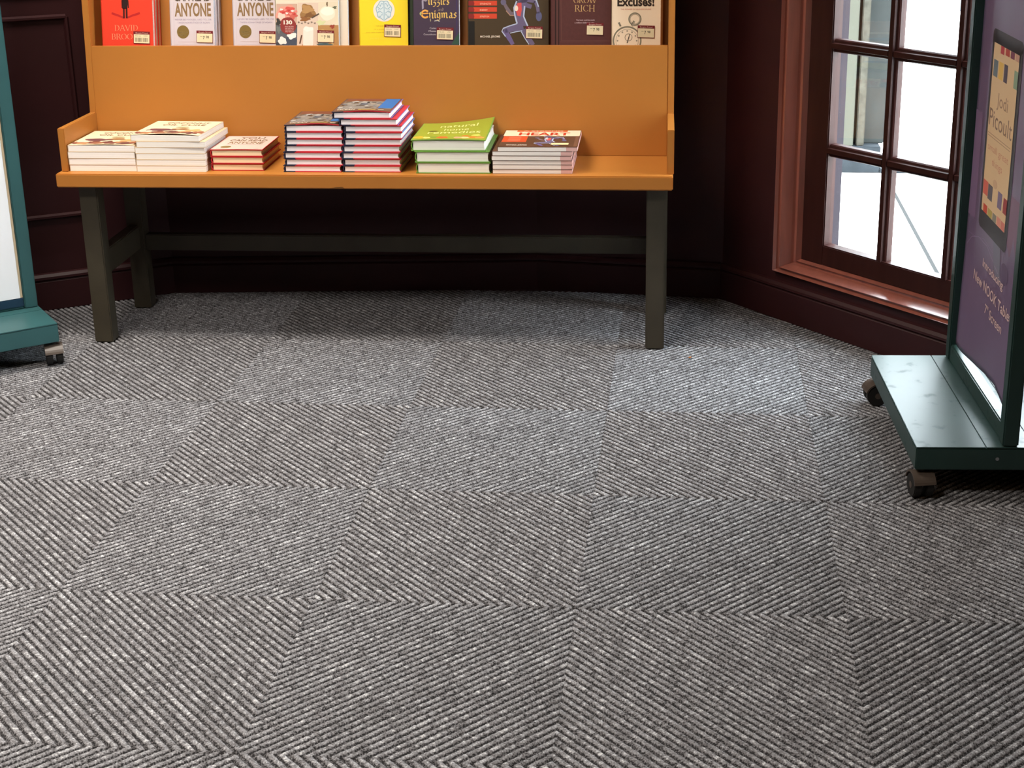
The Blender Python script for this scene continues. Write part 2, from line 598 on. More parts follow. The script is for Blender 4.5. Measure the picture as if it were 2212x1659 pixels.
# casing: one moulded profile mitred round the opening; w outer->inner, h out of the wall
CP = [(0.0, -0.02), (0.0, -0.001), (0.0015, 0.0), (0.008, -0.008), (0.010, -0.013), (0.020, -0.013), (0.022, -0.005), (0.024, -0.005), (0.0423, -0.033), (0.046, -0.041), (0.057, -0.041), (0.0595, -0.036), (0.069, -0.052), (0.069, -0.06), (0.0, -0.06)]
OS0, OS1, OZ0, OZ1 = -0.132, 1.04, 0.143, 2.435


def frame_pt(k, w, h):
    b = 0.6 * w     # the sill member is squatter than the sides
    return ((OS0 + w, h, OZ0 + b), (OS1 - w, h, OZ0 + b), (OS1 - w, h, OZ1 - w), (OS0 + w, h, OZ1 - w))[k % 4]


for k, nm in enumerate(('sill_moulding', 'casing_moulding', 'head_moulding', 'casing_moulding')):
    mb = MB(); n = len(CP)
    vs = [rp(*frame_pt(k, w, h)) for w, h in CP] + [rp(*frame_pt(k + 1, w, h)) for w, h in CP]
    mb.add(vs, [tuple(range(n)), tuple(range(2 * n - 1, n - 1, -1))] + [(i, (i + 1) % n, n + (i + 1) % n, n + i) for i in range(n)], M_WOOD)
    wbuild(mb, nm, bevel=0.0008)
# sash: stiles, rails, glazing bars
SP0, SP1 = -0.088, -0.05
G0, GW, GM = 0.021, 0.190, 0.036
Z0, ZH, ZM = 0.243, 0.257, 0.036
NC, NR = 4, 7
GS1 = G0 + NC * GW + (NC - 1) * GM
GZ1 = Z0 + NR * ZH + (NR - 1) * ZM
for (a, b) in ((-0.066, G0), (GS1, 0.974)):
    mb = MB(); rbox(mb, a, b, SP0, SP1, 0.18, WZ1 - 0.06, M_SASH); wbuild(mb, 'sash_stile', 0.003)
for nm, a, b in (('bottom_rail', 0.183, Z0), ('top_rail', GZ1, WZ1 - 0.06)):
    mb = MB(); rbox(mb, G0 - 0.004, GS1 + 0.004, SP0, SP1 + 0.001, a, b, M_SASH); wbuild(mb, nm, 0.003)


def bar_profile(w):
    return [(-w / 2, -0.004), (-w / 2 + 0.003, 0.0), (-w / 2 + 0.009, 0.002), (-w / 2 + 0.011, 0.009), (w / 2 - 0.011, 0.009), (w / 2 - 0.009, 0.002), (w / 2 - 0.003, 0.0), (w / 2, -0.004), (w / 2, -0.024), (-w / 2, -0.024)]


for c in range(1, NC):
    s = G0 + c * GW + (c - 0.5) * GM
    mb = MB(); mb.prism(bar_profile(GM), lambda p, q, t: rp(s + p, SP1 - 0.008 + q, t), Z0 - 0.002, GZ1 + 0.002, M_SASH); wbuild(mb, 'glazing_bar')
for r in range(1, NR):
    z = Z0 + r * ZH + (r - 0.5) * ZM
    for c in range(NC):
        s0 = G0 + c * (GW + GM)
        mb = MB(); mb.prism(bar_profile(ZM), lambda p, q, t: rp(t, SP1 - 0.0085 + q, z + p), s0 - 0.008, s0 + GW + 0.008, M_SASH); wbuild(mb, 'cross_bar')
for r in range(NR):
    for c in range(NC):
        s0 = G0 + c * (GW + GM); z0 = Z0 + r * (ZH + ZM)
        mb = MB(); rbox(mb, s0 - 0.004, s0 + GW + 0.004, -0.074, -0.071, z0 - 0.004, z0 + ZH + 0.004, M_GLASS)
        wbuild(mb, 'glass_pane')
mb = MB(); rbox(mb, -0.128, -0.012, -0.152, -0.0885, 0.147, WZ1, M_JAMB); wbuild(mb, 'outer_jamb', 0.004)
mb = MB(); rbox(mb, 0.92, WS1, -0.152, -0.0885, 0.147, WZ1, M_JAMB); wbuild(mb, 'outer_jamb', 0.004)
mb = MB(); rbox(mb, -0.0115, 0.9195, -0.17, -0.0885, 0.147, 0.212, M_PAVE); wbuild(mb, 'outer_sill', 0.003)
mb = MB(); rbox(mb, -0.0115, 0.9195, -0.152, -0.0885, WZ1 - 0.075, WZ1, M_JAMB); wbuild(mb, 'outer_head', 0.003)

# ------------------------------------------------------------------ outdoors
GZ = -0.10
mb = MB()
mb.add([(-6, 0.3, GZ - .05), (14, -8, GZ - .05), (14, 8.95, GZ - .05), (-6, 8.95, GZ - .05), (-6, 0.3, GZ), (14, -8, GZ), (14, 8.95, GZ), (-6, 8.95, GZ)],
       [(0, 3, 2, 1), (4, 5, 6, 7), (0, 1, 5, 4), (1, 2, 6, 5), (2, 3, 7, 6), (3, 0, 4, 7)], M_PAVE)
pav = tag(mb.build('pavement'), kind='structure')
for k in range(6):
    x = 2.059 + k * 1.55
    mb = MB(); mb.box(x - 0.007, x + 0.007, 0.75 - k * 0.9, 8.9, GZ, GZ + 0.002, M_JOINT)
    mb.build('joint', pav)
mb = MB(); mb.box(-6, 14, 8.95, 16, GZ - 0.12, GZ - 0.02, M_ASPH)
tag(mb.build('road'), kind='structure')
# neighbouring shopfront pier seen through the first column of panes
pier = tag(empty('stone_pier', (1.95, 2.78, GZ), 0.0), 'buff stone and grey pier on a plinth outside the window', 'pier')


def pier_box(nm, x0, x1, y0, y1, z0, z1, m, bev=0.004):
    mb = MB(); mb.box(x0 - 1.95, x1 - 1.95, y0 - 2.78, y1 - 2.78, z0 - GZ, z1 - GZ, m)
    return mb.build(nm, pier, bev)


pier_box('plinth', 1.30, 2.04, 2.705, 3.6, GZ, 0.02, M_PLINTH)
pier_box('wall_face', 1.30, 2.06, 2.78, 3.55, 0.02, 3.2, M_GREYW)
pier_box('pilaster', 1.70, 1.917, 2.71, 2.78, 0.02, 3.2, M_CREAM)
pier_box('stone_strip', 1.931, 1.966, 2.72, 2.79, 0.02, 3.2, M_STONE)
pier_box('shadow_strip', 2.04, 2.17, 2.70, 2.78, GZ, GZ + 0.02, M_PLINTH)  # thin dark slab in place of the shadow beside the pier foot

# ------------------------------------------------------------------ floor of carpet tiles
floor_poly = [P0, PA, PB, PV, PD, PE, P1]
mb = MB()
n = len(floor_poly)
mb.add([(p.x, p.y, -0.03) for p in floor_poly] + [(p.x, p.y, -0.0055) for p in floor_poly],
       [tuple(range(n)), tuple(range(2 * n - 1, n - 1, -1))] + [(i, n + i, n + (i + 1) % n, (i + 1) % n) for i in range(n)], M_UND)
floor = tag(mb.build('floor'), kind='structure')
T = 0.5


def tile_mesh(kind, seed):
    """one square of ribbed loop pile, ribs on the diagonal, every tuft a bump with its own shade."""
    g = np.random.default_rng(seed)
    pitch = T / 24 / math.sqrt(2)
    NB, NSUB = 50, 7
    da = 0.0021
    NA = int(0.74 / da)
    a = (np.arange(NA) - NA / 2) * da
    nb = NB * NSUB
    b = (np.arange(nb) - nb / 2) / NSUB * pitch
    A, B = np.meshgrid(a, b, indexing='ij')
    rib = np.floor(B / pitch + 1e-6).astype(int) + NB
    u = B / pitch - np.floor(B / pitch + 1e-6)
    prof = np.clip(1 - (np.abs(u - 0.5) / 0.40) ** 2.2, 0, 1) ** 0.6
    ph = g.random(2 * NB + 2)
    pt = 0.0062 * (1 + 0.12 * (g.random(2 * NB + 2) - 0.5))
    ta = A / pt[rib] + ph[rib] + 0.25 * np.sin(A * 60 + rib)
    ti = np.floor(ta).astype(int) + 80
    tu = ta - np.floor(ta)
    bump = np.clip(1 - ((tu - 0.5) / 0.56) ** 2, 0, 1) ** 0.6
    hgt = 0.9 + 0.16 * (g.random((2 * NB + 2, 240)) - 0.5)
    col = np.clip(0.5 + 0.21 * g.standard_normal((2 * NB + 2, 240)), 0, 1)
    # yarn shade drifts along a rib
    drift = g.standard_normal((2 * NB + 2, 240))
    for _ in range(3):
        drift = (drift + np.roll(drift, 1, 1) + np.roll(drift, -1, 1)) / 3 * 1.4
    col = np.clip(col * 0.75 + 0.125 + 0.06 * drift, 0, 1)
    H = prof * (0.68 + 0.32 * bump) * hgt[rib, ti]
    Z = -0.0048 + 0.0048 * np.clip(H, 0, 1.1)
    jit = (g.random((2 * NB + 2, 240)) - 0.5) * 0.0022
    Bj = B + jit[rib, ti] * bump * np.sin(np.pi * u)
    s = 1 / math.sqrt(2)
    if kind == 'fall':
        X, Y = (A + Bj) * s, (-A + Bj) * s
    else:
        X, Y = (A - Bj) * s, (A + Bj) * s
    ins = (np.abs(X) < T / 2) & (np.abs(Y) < T / 2)
    X = np.clip(X, -T / 2, T / 2); Y = np.clip(Y, -T / 2, T / 2)
    idx = np.arange(NA * nb).reshape(NA, nb)
    keep = ins[:-1, :-1] | ins[1:, :-1] | ins[:-1, 1:] | ins[1:, 1:]
    q = np.stack([idx[:-1, :-1], idx[1:, :-1], idx[1:, 1:], idx[:-1, 1:]], -1)[keep]
    used = np.unique(q)
    rem = np.full(NA * nb, -1); rem[used] = np.arange(len(used))
    q = rem[q]
    co = np.stack([X.ravel()[used], Y.ravel()[used], Z.ravel()[used]], -1)
    # groove shade put into the colour: darkest tone between the ribs
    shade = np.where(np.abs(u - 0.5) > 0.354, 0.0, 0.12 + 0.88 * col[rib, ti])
    return co, q, shade.ravel()[used]


def mesh_np(name, co, q, tu):
    me = bpy.data.meshes.new(name)
    me.vertices.add(len(co)); me.vertices.foreach_set('co', co.astype(np.float32).ravel())
    me.loops.add(q.size); me.loops.foreach_set('vertex_index', q.astype(np.int32).ravel())
    me.polygons.add(len(q))
    me.polygons.foreach_set('loop_start', np.arange(0, q.size, 4, dtype=np.int32))
    me.update(calc_edges=True)
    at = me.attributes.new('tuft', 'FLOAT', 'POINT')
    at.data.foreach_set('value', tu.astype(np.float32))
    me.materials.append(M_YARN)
    me.polygons.foreach_set('use_smooth', np.ones(len(q), dtype=bool))
    me.validate()
    return me


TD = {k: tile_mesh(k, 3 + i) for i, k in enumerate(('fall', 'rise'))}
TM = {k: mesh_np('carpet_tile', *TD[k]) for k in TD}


def inside(x, y, pad=0.0):
    """signed room test against the three back walls and the window wall."""
    P = Vector((x, y))
    for a, b in ((PA, PB), (PB, PV), (PV, PD), (PD, PE)):
        d = (b - a).normalized(); nn = Vector((d.y, -d.x))
        if (P - a).dot(nn) < pad:
            return False
    return True


for i in range(-4, 6):
    for j in range(-1, 9):
        cx, cy = (i + 0.5) * T, -(j + 0.5) * T
        cs = [(cx + dx, cy + dy) for dx in (-.25, 0, .25) for dy in (-.25, 0, .25)]
        st = [inside(x, y, -0.015) for x, y in cs]
        if not any(st) or cy < -4.1 or cx < -2 or cx > 2.55:
            continue
        k = 'fall' if (i + j) % 2 else 'rise'
        flip = ((i * 7 + j * 3) % 4) < 2
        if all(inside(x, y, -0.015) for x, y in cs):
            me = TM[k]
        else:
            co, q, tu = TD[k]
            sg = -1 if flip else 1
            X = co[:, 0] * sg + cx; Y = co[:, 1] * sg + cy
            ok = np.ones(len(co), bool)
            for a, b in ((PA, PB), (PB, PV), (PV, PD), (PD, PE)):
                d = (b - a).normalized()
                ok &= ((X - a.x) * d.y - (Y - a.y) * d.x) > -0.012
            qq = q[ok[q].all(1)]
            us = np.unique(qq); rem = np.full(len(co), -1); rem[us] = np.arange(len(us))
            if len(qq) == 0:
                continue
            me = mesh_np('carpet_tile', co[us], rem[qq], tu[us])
        o = bpy.data.objects.new('carpet_tile', me)
        o.location = (cx, cy, 0)
        o.rotation_euler = (0, 0, math.pi if flip else 0)
        COL.objects.link(o)
        o.parent = floor

# ------------------------------------------------------------------ display bench
TH = 0.022
bench = tag(empty('display_bench', (-0.536, -0.113, 0), TH), 'mustard yellow book display bench with back ledge on dark olive legs', 'display bench')
BO = Vector((-0.536, -0.113, 0)); BU = Vector((math.cos(TH), math.sin(TH), 0)); BV = Vector((-math.sin(TH), math.cos(TH), 0))
SEAT = 0.502


def bpart(mb, name, bevel=0.002):
    return mb.build(name, bench, bevel)


mb = MB(); mb.box(0, 1.688, 0, 0.405, 0.4635, SEAT, M_ORANGE); bpart(mb, 'seat_board', 0.003)
prof = [(0.028, SEAT), (0.028, 0.622), (0.2745, 0.622), (0.331, 1.28), (0.475, 1.28), (0.40, SEAT)]
for a, b in ((0.008, 0.0265), (1.6715, 1.690)):
    mb = MB(); mb.prism(prof, lambda p, q, t: (t, p, q), a, b, M_ORANGE); bpart(mb, 'end_panel', 0.0015)
tn = math.tan(math.radians(5))
fp = [(0.264, SEAT), (0.264 + (0.809 - SEAT) * tn, 0.809), (0.279 + (0.809 - SEAT) * tn, 0.809), (0.279, SEAT)]
mb = MB(); mb.prism(fp, lambda p, q, t: (t, p, q), 0.0265, 1.6715, M_ORANGE); bpart(mb, 'front_fascia', 0.0012)
mb = MB(); mb.box(0.0265, 1.6715, 0.302, 0.392, 0.768, 0.785, M_ORANGE); bpart(mb, 'book_ledge', 0.001)
LEAN = math.radians(10)
ta = math.tan(LEAN)
bpz = [(0.386, 0.785), (0.386 + 0.49 * ta, 1.275), (0.394 + 0.49 * ta, 1.275), (0.394, 0.785)]
mb = MB(); mb.prism(bpz, lambda p, q, t: (t, p, q), 0.0265, 1.6715, M_ORANGE); bpart(mb, 'back_panel', 0.001)
for (u0, v0) in ((0.042, 0.043), (1.617, 0.043), (0.046, 0.366), (1.624, 0.366)):
    mb = MB(); mb.box(u0, u0 + 0.052, v0, v0 + 0.05, 0.0, 0.4635, M_LEG); bpart(mb, 'leg', 0.003)
for u0 in (0.05, 1.632):
    mb = MB(); mb.box(u0, u0 + 0.036, 0.093, 0.366, 0.190, 0.262, M_LEG); bpart(mb, 'side_rail', 0.003)
mb = MB(); mb.box(0.098, 1.624, 0.374, 0.406, 0.182, 0.232, M_LEG); bpart(mb, 'stretcher', 0.003)


mb = MB()
mb.add([(0.756, -0.0004, 0.4662), (0.800, -0.0004, 0.4656), (0.795, -0.0004, 0.4700), (0.778, -0.0004, 0.4692), (0.770, -0.0004, 0.4676)], [(0, 1, 2, 3, 4)], mat('brown_scuff', (104, 66, 28), 0.7, 0.2))
mb.build('scuff_mark', bench)


def bl(u, v, z):
    p = BO + BU * u + BV * v
    return (p.x, p.y, z)


# ------------------------------------------------------------------ books lying in piles
def lift_fn(w, d, kind, amp):
    def f(x, y):
        X, Y = x / w, y / d
        if kind == 'front':      # tail edge bows up between spine and fore-edge
            return amp * math.sin(math.pi * min(1, max(0, X)) ** 1.3) * max(0, 1 - Y / 0.45) ** 2
        if kind == 'corner':     # far fore-edge corner lifts
            return amp * max(0, X) ** 2 * max(0, Y) ** 1.5 + amp * 0.12 * math.sin(math.pi * min(1, max(0, X))) * max(0, 1 - Y / 0.3) ** 2
        return 0.0
    return f


def flat_book(name, w, d, t, cover, pages, style='paper', lift=None, amp=0.0, print_fn=None, spine_band=None, pages_right=None, edge=None):
    """closed book lying flat, tail to the viewer, spine on the left (x=0); origin at the tail-spine corner."""
    root = empty(name)
    ct = 0.0006 if style == 'paper' else 0.0024
    over = 0.0 if style == 'paper' else 0.0016
    lf = lift_fn(w, d, lift, amp)
    # page block
    mb = MB()
    x0, x1 = (0.0012, w - 0.0003) if style == 'paper' else (0.006, w - over)
    y0, y1 = (over + 0.0003, d - over)
    z0, z1 = ct, t - ct
    if pages_right:
        xm = x0 + (x1 - x0) * 0.86
        mb.box(x0, xm, y0, y1, z0, z1, pages); mb.box(xm, x1, y0, y1, z0, z1, pages_right)
        mb.build('page_block', root)
    else:
        if style == 'hard':
            prof = [(x0, z0), (x1 - 0.001, z0), (x1 - 0.003, z0 + 0.3 * (z1 - z0)), (x1 - 0.003, z0 + 0.7 * (z1 - z0)), (x1 - 0.001, z1), (x0, z1)]
            mb.prism(prof, lambda p, q, s: (p, s, q), y0, y1, pages)
            mb.build('page_block', root)
        else:
            mb.box(x0, x1, y0, y1, z0, z1, pages); mb.build('page_block', root, 0.0005, seg=1)
    # cover: lower board, spine, upper board in one wrap
    mb = MB()
    bandw = w * spine_band[1] if spine_band else 0
    m2 = spine_band[0] if spine_band else cover

    def sheet(zlo, zhi, lifted):
        NX, NY = (18, 14) if lifted else (1, 1)
        cuts = sorted(set([i / NX for i in range(NX + 1)] + ([spine_band[1]] if spine_band else [])))
        xs = [w * c for c in cuts]; ys = [d * j / NY for j in range(NY + 1)]
        k = len(xs)
        vs = []
        for zz in (zlo, zhi):
            for y in ys:
                for x in xs:
                    vs.append((x, y, zz + (lf(x, y) if lifted else 0)))
        off = k * len(ys)
        fs, ms = [], []
        for j in range(len(ys) - 1):
            for i in range(k - 1):
                q = j * k + i
                m = m2 if spine_band and xs[i] < bandw - 1e-6 else cover
                fs.append(((q, q + k, q + k + 1, q + 1), m)); fs.append(((off + q, off + q + 1, off + q + k + 1, off + q + k), m))
        for i in range(k - 1):
            m = m2 if spine_band and xs[i] < bandw - 1e-6 else cover
            fs.append(((i, i + 1, off + i + 1, off + i), m))
            q = (len(ys) - 1) * k + i
            fs.append(((q + 1, q, off + q, off + q + 1), m))
        for j in range(len(ys) - 1):
            q = j * k
            fs.append(((q, off + q, off + q + k, q + k), m2))
            q = j * k + k - 1
            fs.append(((q, q + k, off + q + k, off + q), edge or cover))
        for f, m in fs:
            mb.add([vs[p] for p in f], [tuple(range(4))], m)
    sheet(0, ct, False)
    sheet(t - ct, t, bool(lift))
    if style == 'paper':
        mb.box(0, ct * 1.5, 0, d, 0, t, m2)
    else:   # rounded spine
        n = 8
        pr = [(0.006 - 0.006 * math.sin(math.pi * i / n), t * i / n) for i in range(n + 1)]
        pr2 = [(0.008 - 0.005 * math.sin(math.pi * i / n), t * i / n) for i in range(n, -1, -1)]
        mb.prism(pr + pr2, lambda p, q, s: (p, s, q), 0, d, m2)
    mb.build('cover', root)
    if print_fn:
        art = Art(); print_fn(art, w, d)
        for it in range(len(art.items)):
            vs, fs, m, l = art.items[it]
            art.items[it] = ([(min(max(x, 0.001), w - 0.001), min(max(y, 0.001), d - 0.001)) for x, y in vs], fs, m, l)
        art.build('cover_print', lambda x, y, o: (x, y, t + o + lf(x, y)), root)
    return root


def words(i, n):
    if i == 0:
        return 'bottom'
    if i == n - 1:
        return 'top'
    return {1: 'second', 2: 'third', 3: 'fourth', 4: 'fifth', 5: 'sixth', 6: 'seventh', 7: 'eighth'}[i]


def coconut_print(a, w, d):
    a.rect(0.002, 0.002, w - 0.002, d - 0.002, (226, 204, 172), 0)
    for k in range(14):   # brown kitchen scene along the lower half
        x = w * (0.05 + 0.068 * k)
        a.disc(x, d * (0.16 + 0.05 * math.sin(k * 2.1)), w * 0.085, d * 0.075, ((120, 72, 62), (150, 96, 70), (176, 128, 88), (96, 56, 54))[k % 4], 1 + k % 3, wob=0.25)
    a.disc(w * 0.30, d * 0.36, w * 0.20, d * 0.085, (108, 66, 70), 4, wob=0.2)
    a.disc(w * 0.58, d * 0.42, w * 0.13, d * 0.06, (150, 108, 66), 4, wob=0.2)
    a.disc(w * 0.80, d * 0.33, w * 0.12, d * 0.08, (204, 160, 104), 4, wob=0.2)
    a.disc(w * 0.15, d * 0.24, w * 0.10, d * 0.06, (226, 198, 176), 5, wob=0.2)
    a.text('COCONUT', w * 0.22, w * 0.86, d * 0.80, d * 0.09, (112, 82, 56), 3, bold=0.012)
    a.text('OIL CURE', w * 0.20, w * 0.84, d * 0.66, d * 0.09, (112, 82, 56), 3, bold=0.012)
    a.disc(w * 0.55, d * 0.55, w * 0.10, d * 0.03, (150, 128, 80), 3)


def anyone_print(a, w, d):
    a.rect(0.002, 0.002, w - 0.002, d - 0.002, (206, 184, 172), 0)
    a.text('YOU', w * 0.30, w * 0.78, d * 0.78, d * 0.12, (118, 92, 66), 2, bold=0.02)
    a.text('CAN READ', w * 0.16, w * 0.88, d * 0.60, d * 0.13, (118, 92, 66), 2, bold=0.02)
    a.text('ANYONE', w * 0.18, w * 0.86, d * 0.42, d * 0.14, (132, 104, 74), 2, bold=0.02)
    a.text('NEVER BE FOOLED LIED TO OR', w * 0.2, w * 0.84, d * 0.34, d * 0.03, (150, 132, 150), 2)
    a.disc(w * 0.24, d * 0.18, w * 0.1, d * 0.07, (128, 104, 56), 2)
    a.stroke([(w * 0.1, d * 0.07), (w * 0.9, d * 0.07)], d * 0.012, (176, 146, 130), 2)


def history_print(a, w, d):
    a.rect(0.0015, 0.0015, w - 0.0015, d - 0.0015, (104, 74, 56), 0)
    a.rect(w * 0.04, d * 0.20, w * 0.96, d * 0.78, (128, 122, 116), 1)
    g = np.random.default_rng(5)
    for k in range(46):
        x, y = w * (0.06 + 0.84 * g.random()), d * (0.22 + 0.52 * g.random())
        c = ((92, 96, 104), (150, 140, 128), (110, 86, 66), (160, 156, 150), (84, 74, 66))[k % 5]
        a.disc(x, y, w * 0.05 * (0.5 + g.random()), d * 0.05 * (0.5 + g.random()), c, 2 + k % 3, n=9, wob=0.3)
    a.rect(w * 0.72, d * 0.25, w * 0.97, d * 0.95, (44, 104, 168), 5)
    a.rect(w * 0.04, d * 0.80, w * 0.72, d * 0.97, (120, 70, 50), 1)
    a.text('OCEAN', w * 0.06, w * 0.36, d * 0.10, d * 0.07, (226, 214, 196), 6, bold=0.015)
    a.rect(w * 0.42, d * 0.09, w * 0.72, d * 0.15, (196, 158, 92), 6)
    a.rect(w * 0.76, d * 0.10, w * 0.86, d * 0.13, (220, 206, 180), 6)


def remedies_print(a, w, d):
    a.rect(0.003, 0.003, w - 0.003, d - 0.003, (146, 152, 44), 0)
    a.text('natural', w * 0.28, w * 0.80, d * 0.70, d * 0.16, (222, 220, 140), 3, bold=0.0, cap=0.78)
    a.text('home', w * 0.36, w * 0.70, d * 0.52, d * 0.13, (222, 220, 140), 3, cap=0.78)
    a.text('remedies', w * 0.16, w * 0.88, d * 0.36, d * 0.14, (222, 220, 140), 3, cap=0.78)
    a.disc(w * 0.22, d * 0.50, w * 0.06, d * 0.03, (96, 84, 20), 3)
    for x, y, rx, ry, c in ((.08, .14, .07, .06, (226, 160, 44)), (.19, .12, .05, .05, (232, 200, 110)), (.28, .15, .06, .05, (120, 140, 40)), (.40, .13, .08, .06, (214, 96, 40)), (.52, .14, .05, .05, (140, 150, 50)),
                            (.61, .12, .06, .05, (206, 150, 120)), (.71, .12, .06, .05, (226, 190, 130)), (.80, .15, .06, .05, (206, 120, 40)), (.90, .13, .06, .05, (214, 140, 70)), (.84, .25, .06, .035, (216, 200, 96)), (.70, .22, .05, .03, (190, 110, 40))):
        a.disc(w * x, d * y, w * rx, d * ry, c, 2, wob=0.15)


def runner(a, fx, layer=3, k=1.0):
    """the glowing running figure; fx maps the cover's own pixel frame to print units."""
    body, lite, red = (104, 92, 120), (176, 184, 206), (206, 78, 74)

    def S(pts, w, c, l, w2=None):
        P = [fx(*p) for p in pts]
        s = k
        a.stroke(P, w * s, c, l, (w2 * s if w2 else None))
    S([(1121, 6), (1132, 17), (1148, 22)], 9, body, layer)
    S([(1106, -3), (1109, 4), (1115, 6)], 5, (150, 140, 160), layer)
    a.disc(*fx(1114, -6), 9 * k, 10 * k, body, layer)
    # torso
    a.poly([fx(*p) for p in ((1116, 14), (1128, 6), (1140, 6), (1134, 30), (1132, 45), (1139, 56), (1140, 62), (1118, 62), (1113, 52), (1109, 26))], body, layer + 1)
    a.poly([fx(*p) for p in ((1118, 14), (1126, 13), (1127, 28), (1124, 42), (1117, 40), (1113, 26))], red, layer + 2)
    a.disc(*fx(1115, 25), 4 * k, 6 * k, (236, 216, 196), layer + 3)
    S([(1116, 10), (1110, 24), (1112, 40), (1117, 57)], 3, lite, layer + 3)
    S([(1133, 20), (1131, 42), (1137, 56), (1140, 62)], 3, lite, layer + 3)
    # arms
    S([(1120, 10), (1140, 7), (1156, 10)], 11, body, layer + 1, 9)
    S([(1124, 5), (1142, 4), (1158, 8), (1163, 22)], 2.4, lite, layer + 2)
    S([(1156, 9), (1161, 22), (1163, 36)], 8.5, body, layer + 1, 6.5)
    a.disc(*fx(1164, 42), 6.5 * k, 10 * k, (92, 90, 122), layer + 1)
    S([(1112, 36), (1103, 36), (1094, 24), (1088, 13)], 9, (112, 96, 104), layer, 6.5)
    S([(1110, 40), (1102, 40), (1093, 30)], 2, (170, 130, 110), layer + 1)
    a.disc(*fx(1087, 12), 6 * k, 6.5 * k, (104, 96, 120), layer + 1)
    # legs
    S([(1130, 62), (1108, 66), (1089, 71)], 17, body, layer, 13)
    S([(1089, 71), (1098, 84), (1108, 101)], 13, (104, 90, 132), layer, 8)
    S([(1117, 57), (1100, 62), (1087, 67), (1084, 73), (1092, 84)], 2.2, lite, layer + 1)
    S([(1102, 77), (1115, 74), (1128, 72)], 2, lite, layer + 1)
    S([(1130, 70), (1140, 86), (1152, 102)], 12, body, layer, 9)
    S([(1126, 74), (1134, 88), (1143, 101)], 2, lite, layer + 1)


def heart_print(a, w, d):
    a.rect(0.002, 0.002, w - 0.002, d * 0.64, (84, 54, 36), 0)
    a.rect(0.002, d * 0.64, w - 0.002, d - 0.002, (236, 208, 176), 0)
    a.rect(w * 0.16, d * 0.90, w * 0.82, d - 0.002, (206, 92, 44), 1)
    a.text('A STRONG', w * 0.24, w * 0.76, d * 0.925, d * 0.05, (236, 208, 176), 2, bold=0.02)
    a.text('HEART', w * 0.20, w * 0.86, d * 0.68, d * 0.17, (190, 58, 30), 2, bold=0.03)
    a.rect(w * 0.02, d * 0.28, w * 0.33, d * 0.62, (206, 74, 36), 2)
    for q in range(4):
        a.stroke([(w * 0.09, d * (0.34 + 0.07 * q)), (w * 0.25, d * (0.34 + 0.07 * q))], d * 0.015, (232, 150, 120), 3)
    a.text('MICHAEL JEROME', w * 0.10, w * 0.36, d * 0.08, d * 0.05, (226, 214, 196), 2, bold=0.01)

    def fx(px, py):
        return w * 0.42 + (px - 1080) / 90 * w * 0.42, d * 0.06 + (101 - py) / 104 * d * 0.54
    runner(a, fx, 3, w * 0.42 / 90)
    a.rect(w * 0.66, d * 0.10, w * 0.88, d * 0.20, (226, 200, 150), 12)
    a.rect(w - 0.012, 0.002, w - 0.002, d * 0.64, (110, 74, 54), 2)


M_BEIGEC = mat('beige_cover', (214, 190, 156), 0.45, 0.4)
M_REDC = mat('red_cloth_board', (178, 36, 40), 0.6, 0.3)
M_GREEN = mat('green_jacket', (104, 148, 62), 0.4, 0.4)
M_DKRED = mat('crimson_board', (190, 44, 56), 0.55, 0.3)
M_NAVY = mat('navy_spine_cloth', (40, 40, 62), 0.6, 0.3)
M_BROWNC = mat('brown_gloss_cover', (86, 58, 42), 0.4, 0.4)
M_BLUE = mat('blue_jacket_flap', (40, 130, 210), 0.45, 0.4)
P_GREENP = page_mat('greenish_white_pages', (244, 244, 232), (224, 222, 212))


def pile(base, n, u0, v0, z0, jx, jr, label_fn, group, build, cat='book', top_tf=None):
    for i in range(n):
        b = build(i, n)
        t = b['_t']; del b['_t']
        u, v, r = u0 + jx[i], v0 + random.uniform(-0.0012, 0.0012), jr[i]
        if top_tf and i in top_tf:
            du, dv, r = top_tf[i]; u, v = u0 + du, v0 + dv
        b.location = bl(u, v, z0)
        b.rotation_euler = (0, 0, TH + r)
        tag(b, label_fn(i, n), cat, group)
        z0 += t


ZS = SEAT + 0.0002


def proto_pile(kw, t, top_kw=None):
    state = {}

    def build(i, n):
        if i == n - 1 and top_kw is not None:
            b = flat_book(kw['name'], kw['w'], kw['d'], t, kw['cover'], kw['pages'], kw.get('style', 'paper'), spine_band=kw.get('spine_band'), pages_right=kw.get('pages_right'), edge=kw.get('edge'), **top_kw)
        elif 'p' not in state:
            b = flat_book(kw['name'], kw['w'], kw['d'], t, kw['cover'], kw['pages'], kw.get('style', 'paper'), spine_band=kw.get('spine_band'), pages_right=kw.get('pages_right'), edge=kw.get('edge'), print_fn=kw.get('print_fn'))
            state['p'] = b
        else:
            b = dup(state['p'])
        b['_t'] = t + 0.00015
        return b
    return build


def rj(n, a):
    return [random.uniform(-a, a) for _ in range(n)]


pile('s1', 4, 0.0295, 0.034, ZS, [0, -.001, -.0015, 0], rj(4, .004), lambda i, n: '%s white-paged cookbook of the leftmost low pile against the left end panel' % words(i, n), 'cookbooks in the leftmost pile',
     proto_pile(dict(name='paperback_book', w=0.188, d=0.205, cover=M_BEIGEC, pages=P_WHITE), 0.0180, dict(lift='front', amp=0.003, print_fn=coconut_print)))
pile('s2', 6, 0.2185, 0.032, ZS, [0, 0, 0.001, -.001, 0.002, 0], rj(6, .004), lambda i, n: '%s white-paged cookbook of the tall second pile from the left' % words(i, n), 'cookbooks in the second pile',
     proto_pile(dict(name='paperback_book', w=0.194, d=0.208, cover=M_BEIGEC, pages=P_GREY), 0.0167, dict(lift='front', amp=0.0055, print_fn=coconut_print)),
     top_tf={5: (-0.0115, 0.006, -0.045), 4: (0.004, 0.002, -0.02)})
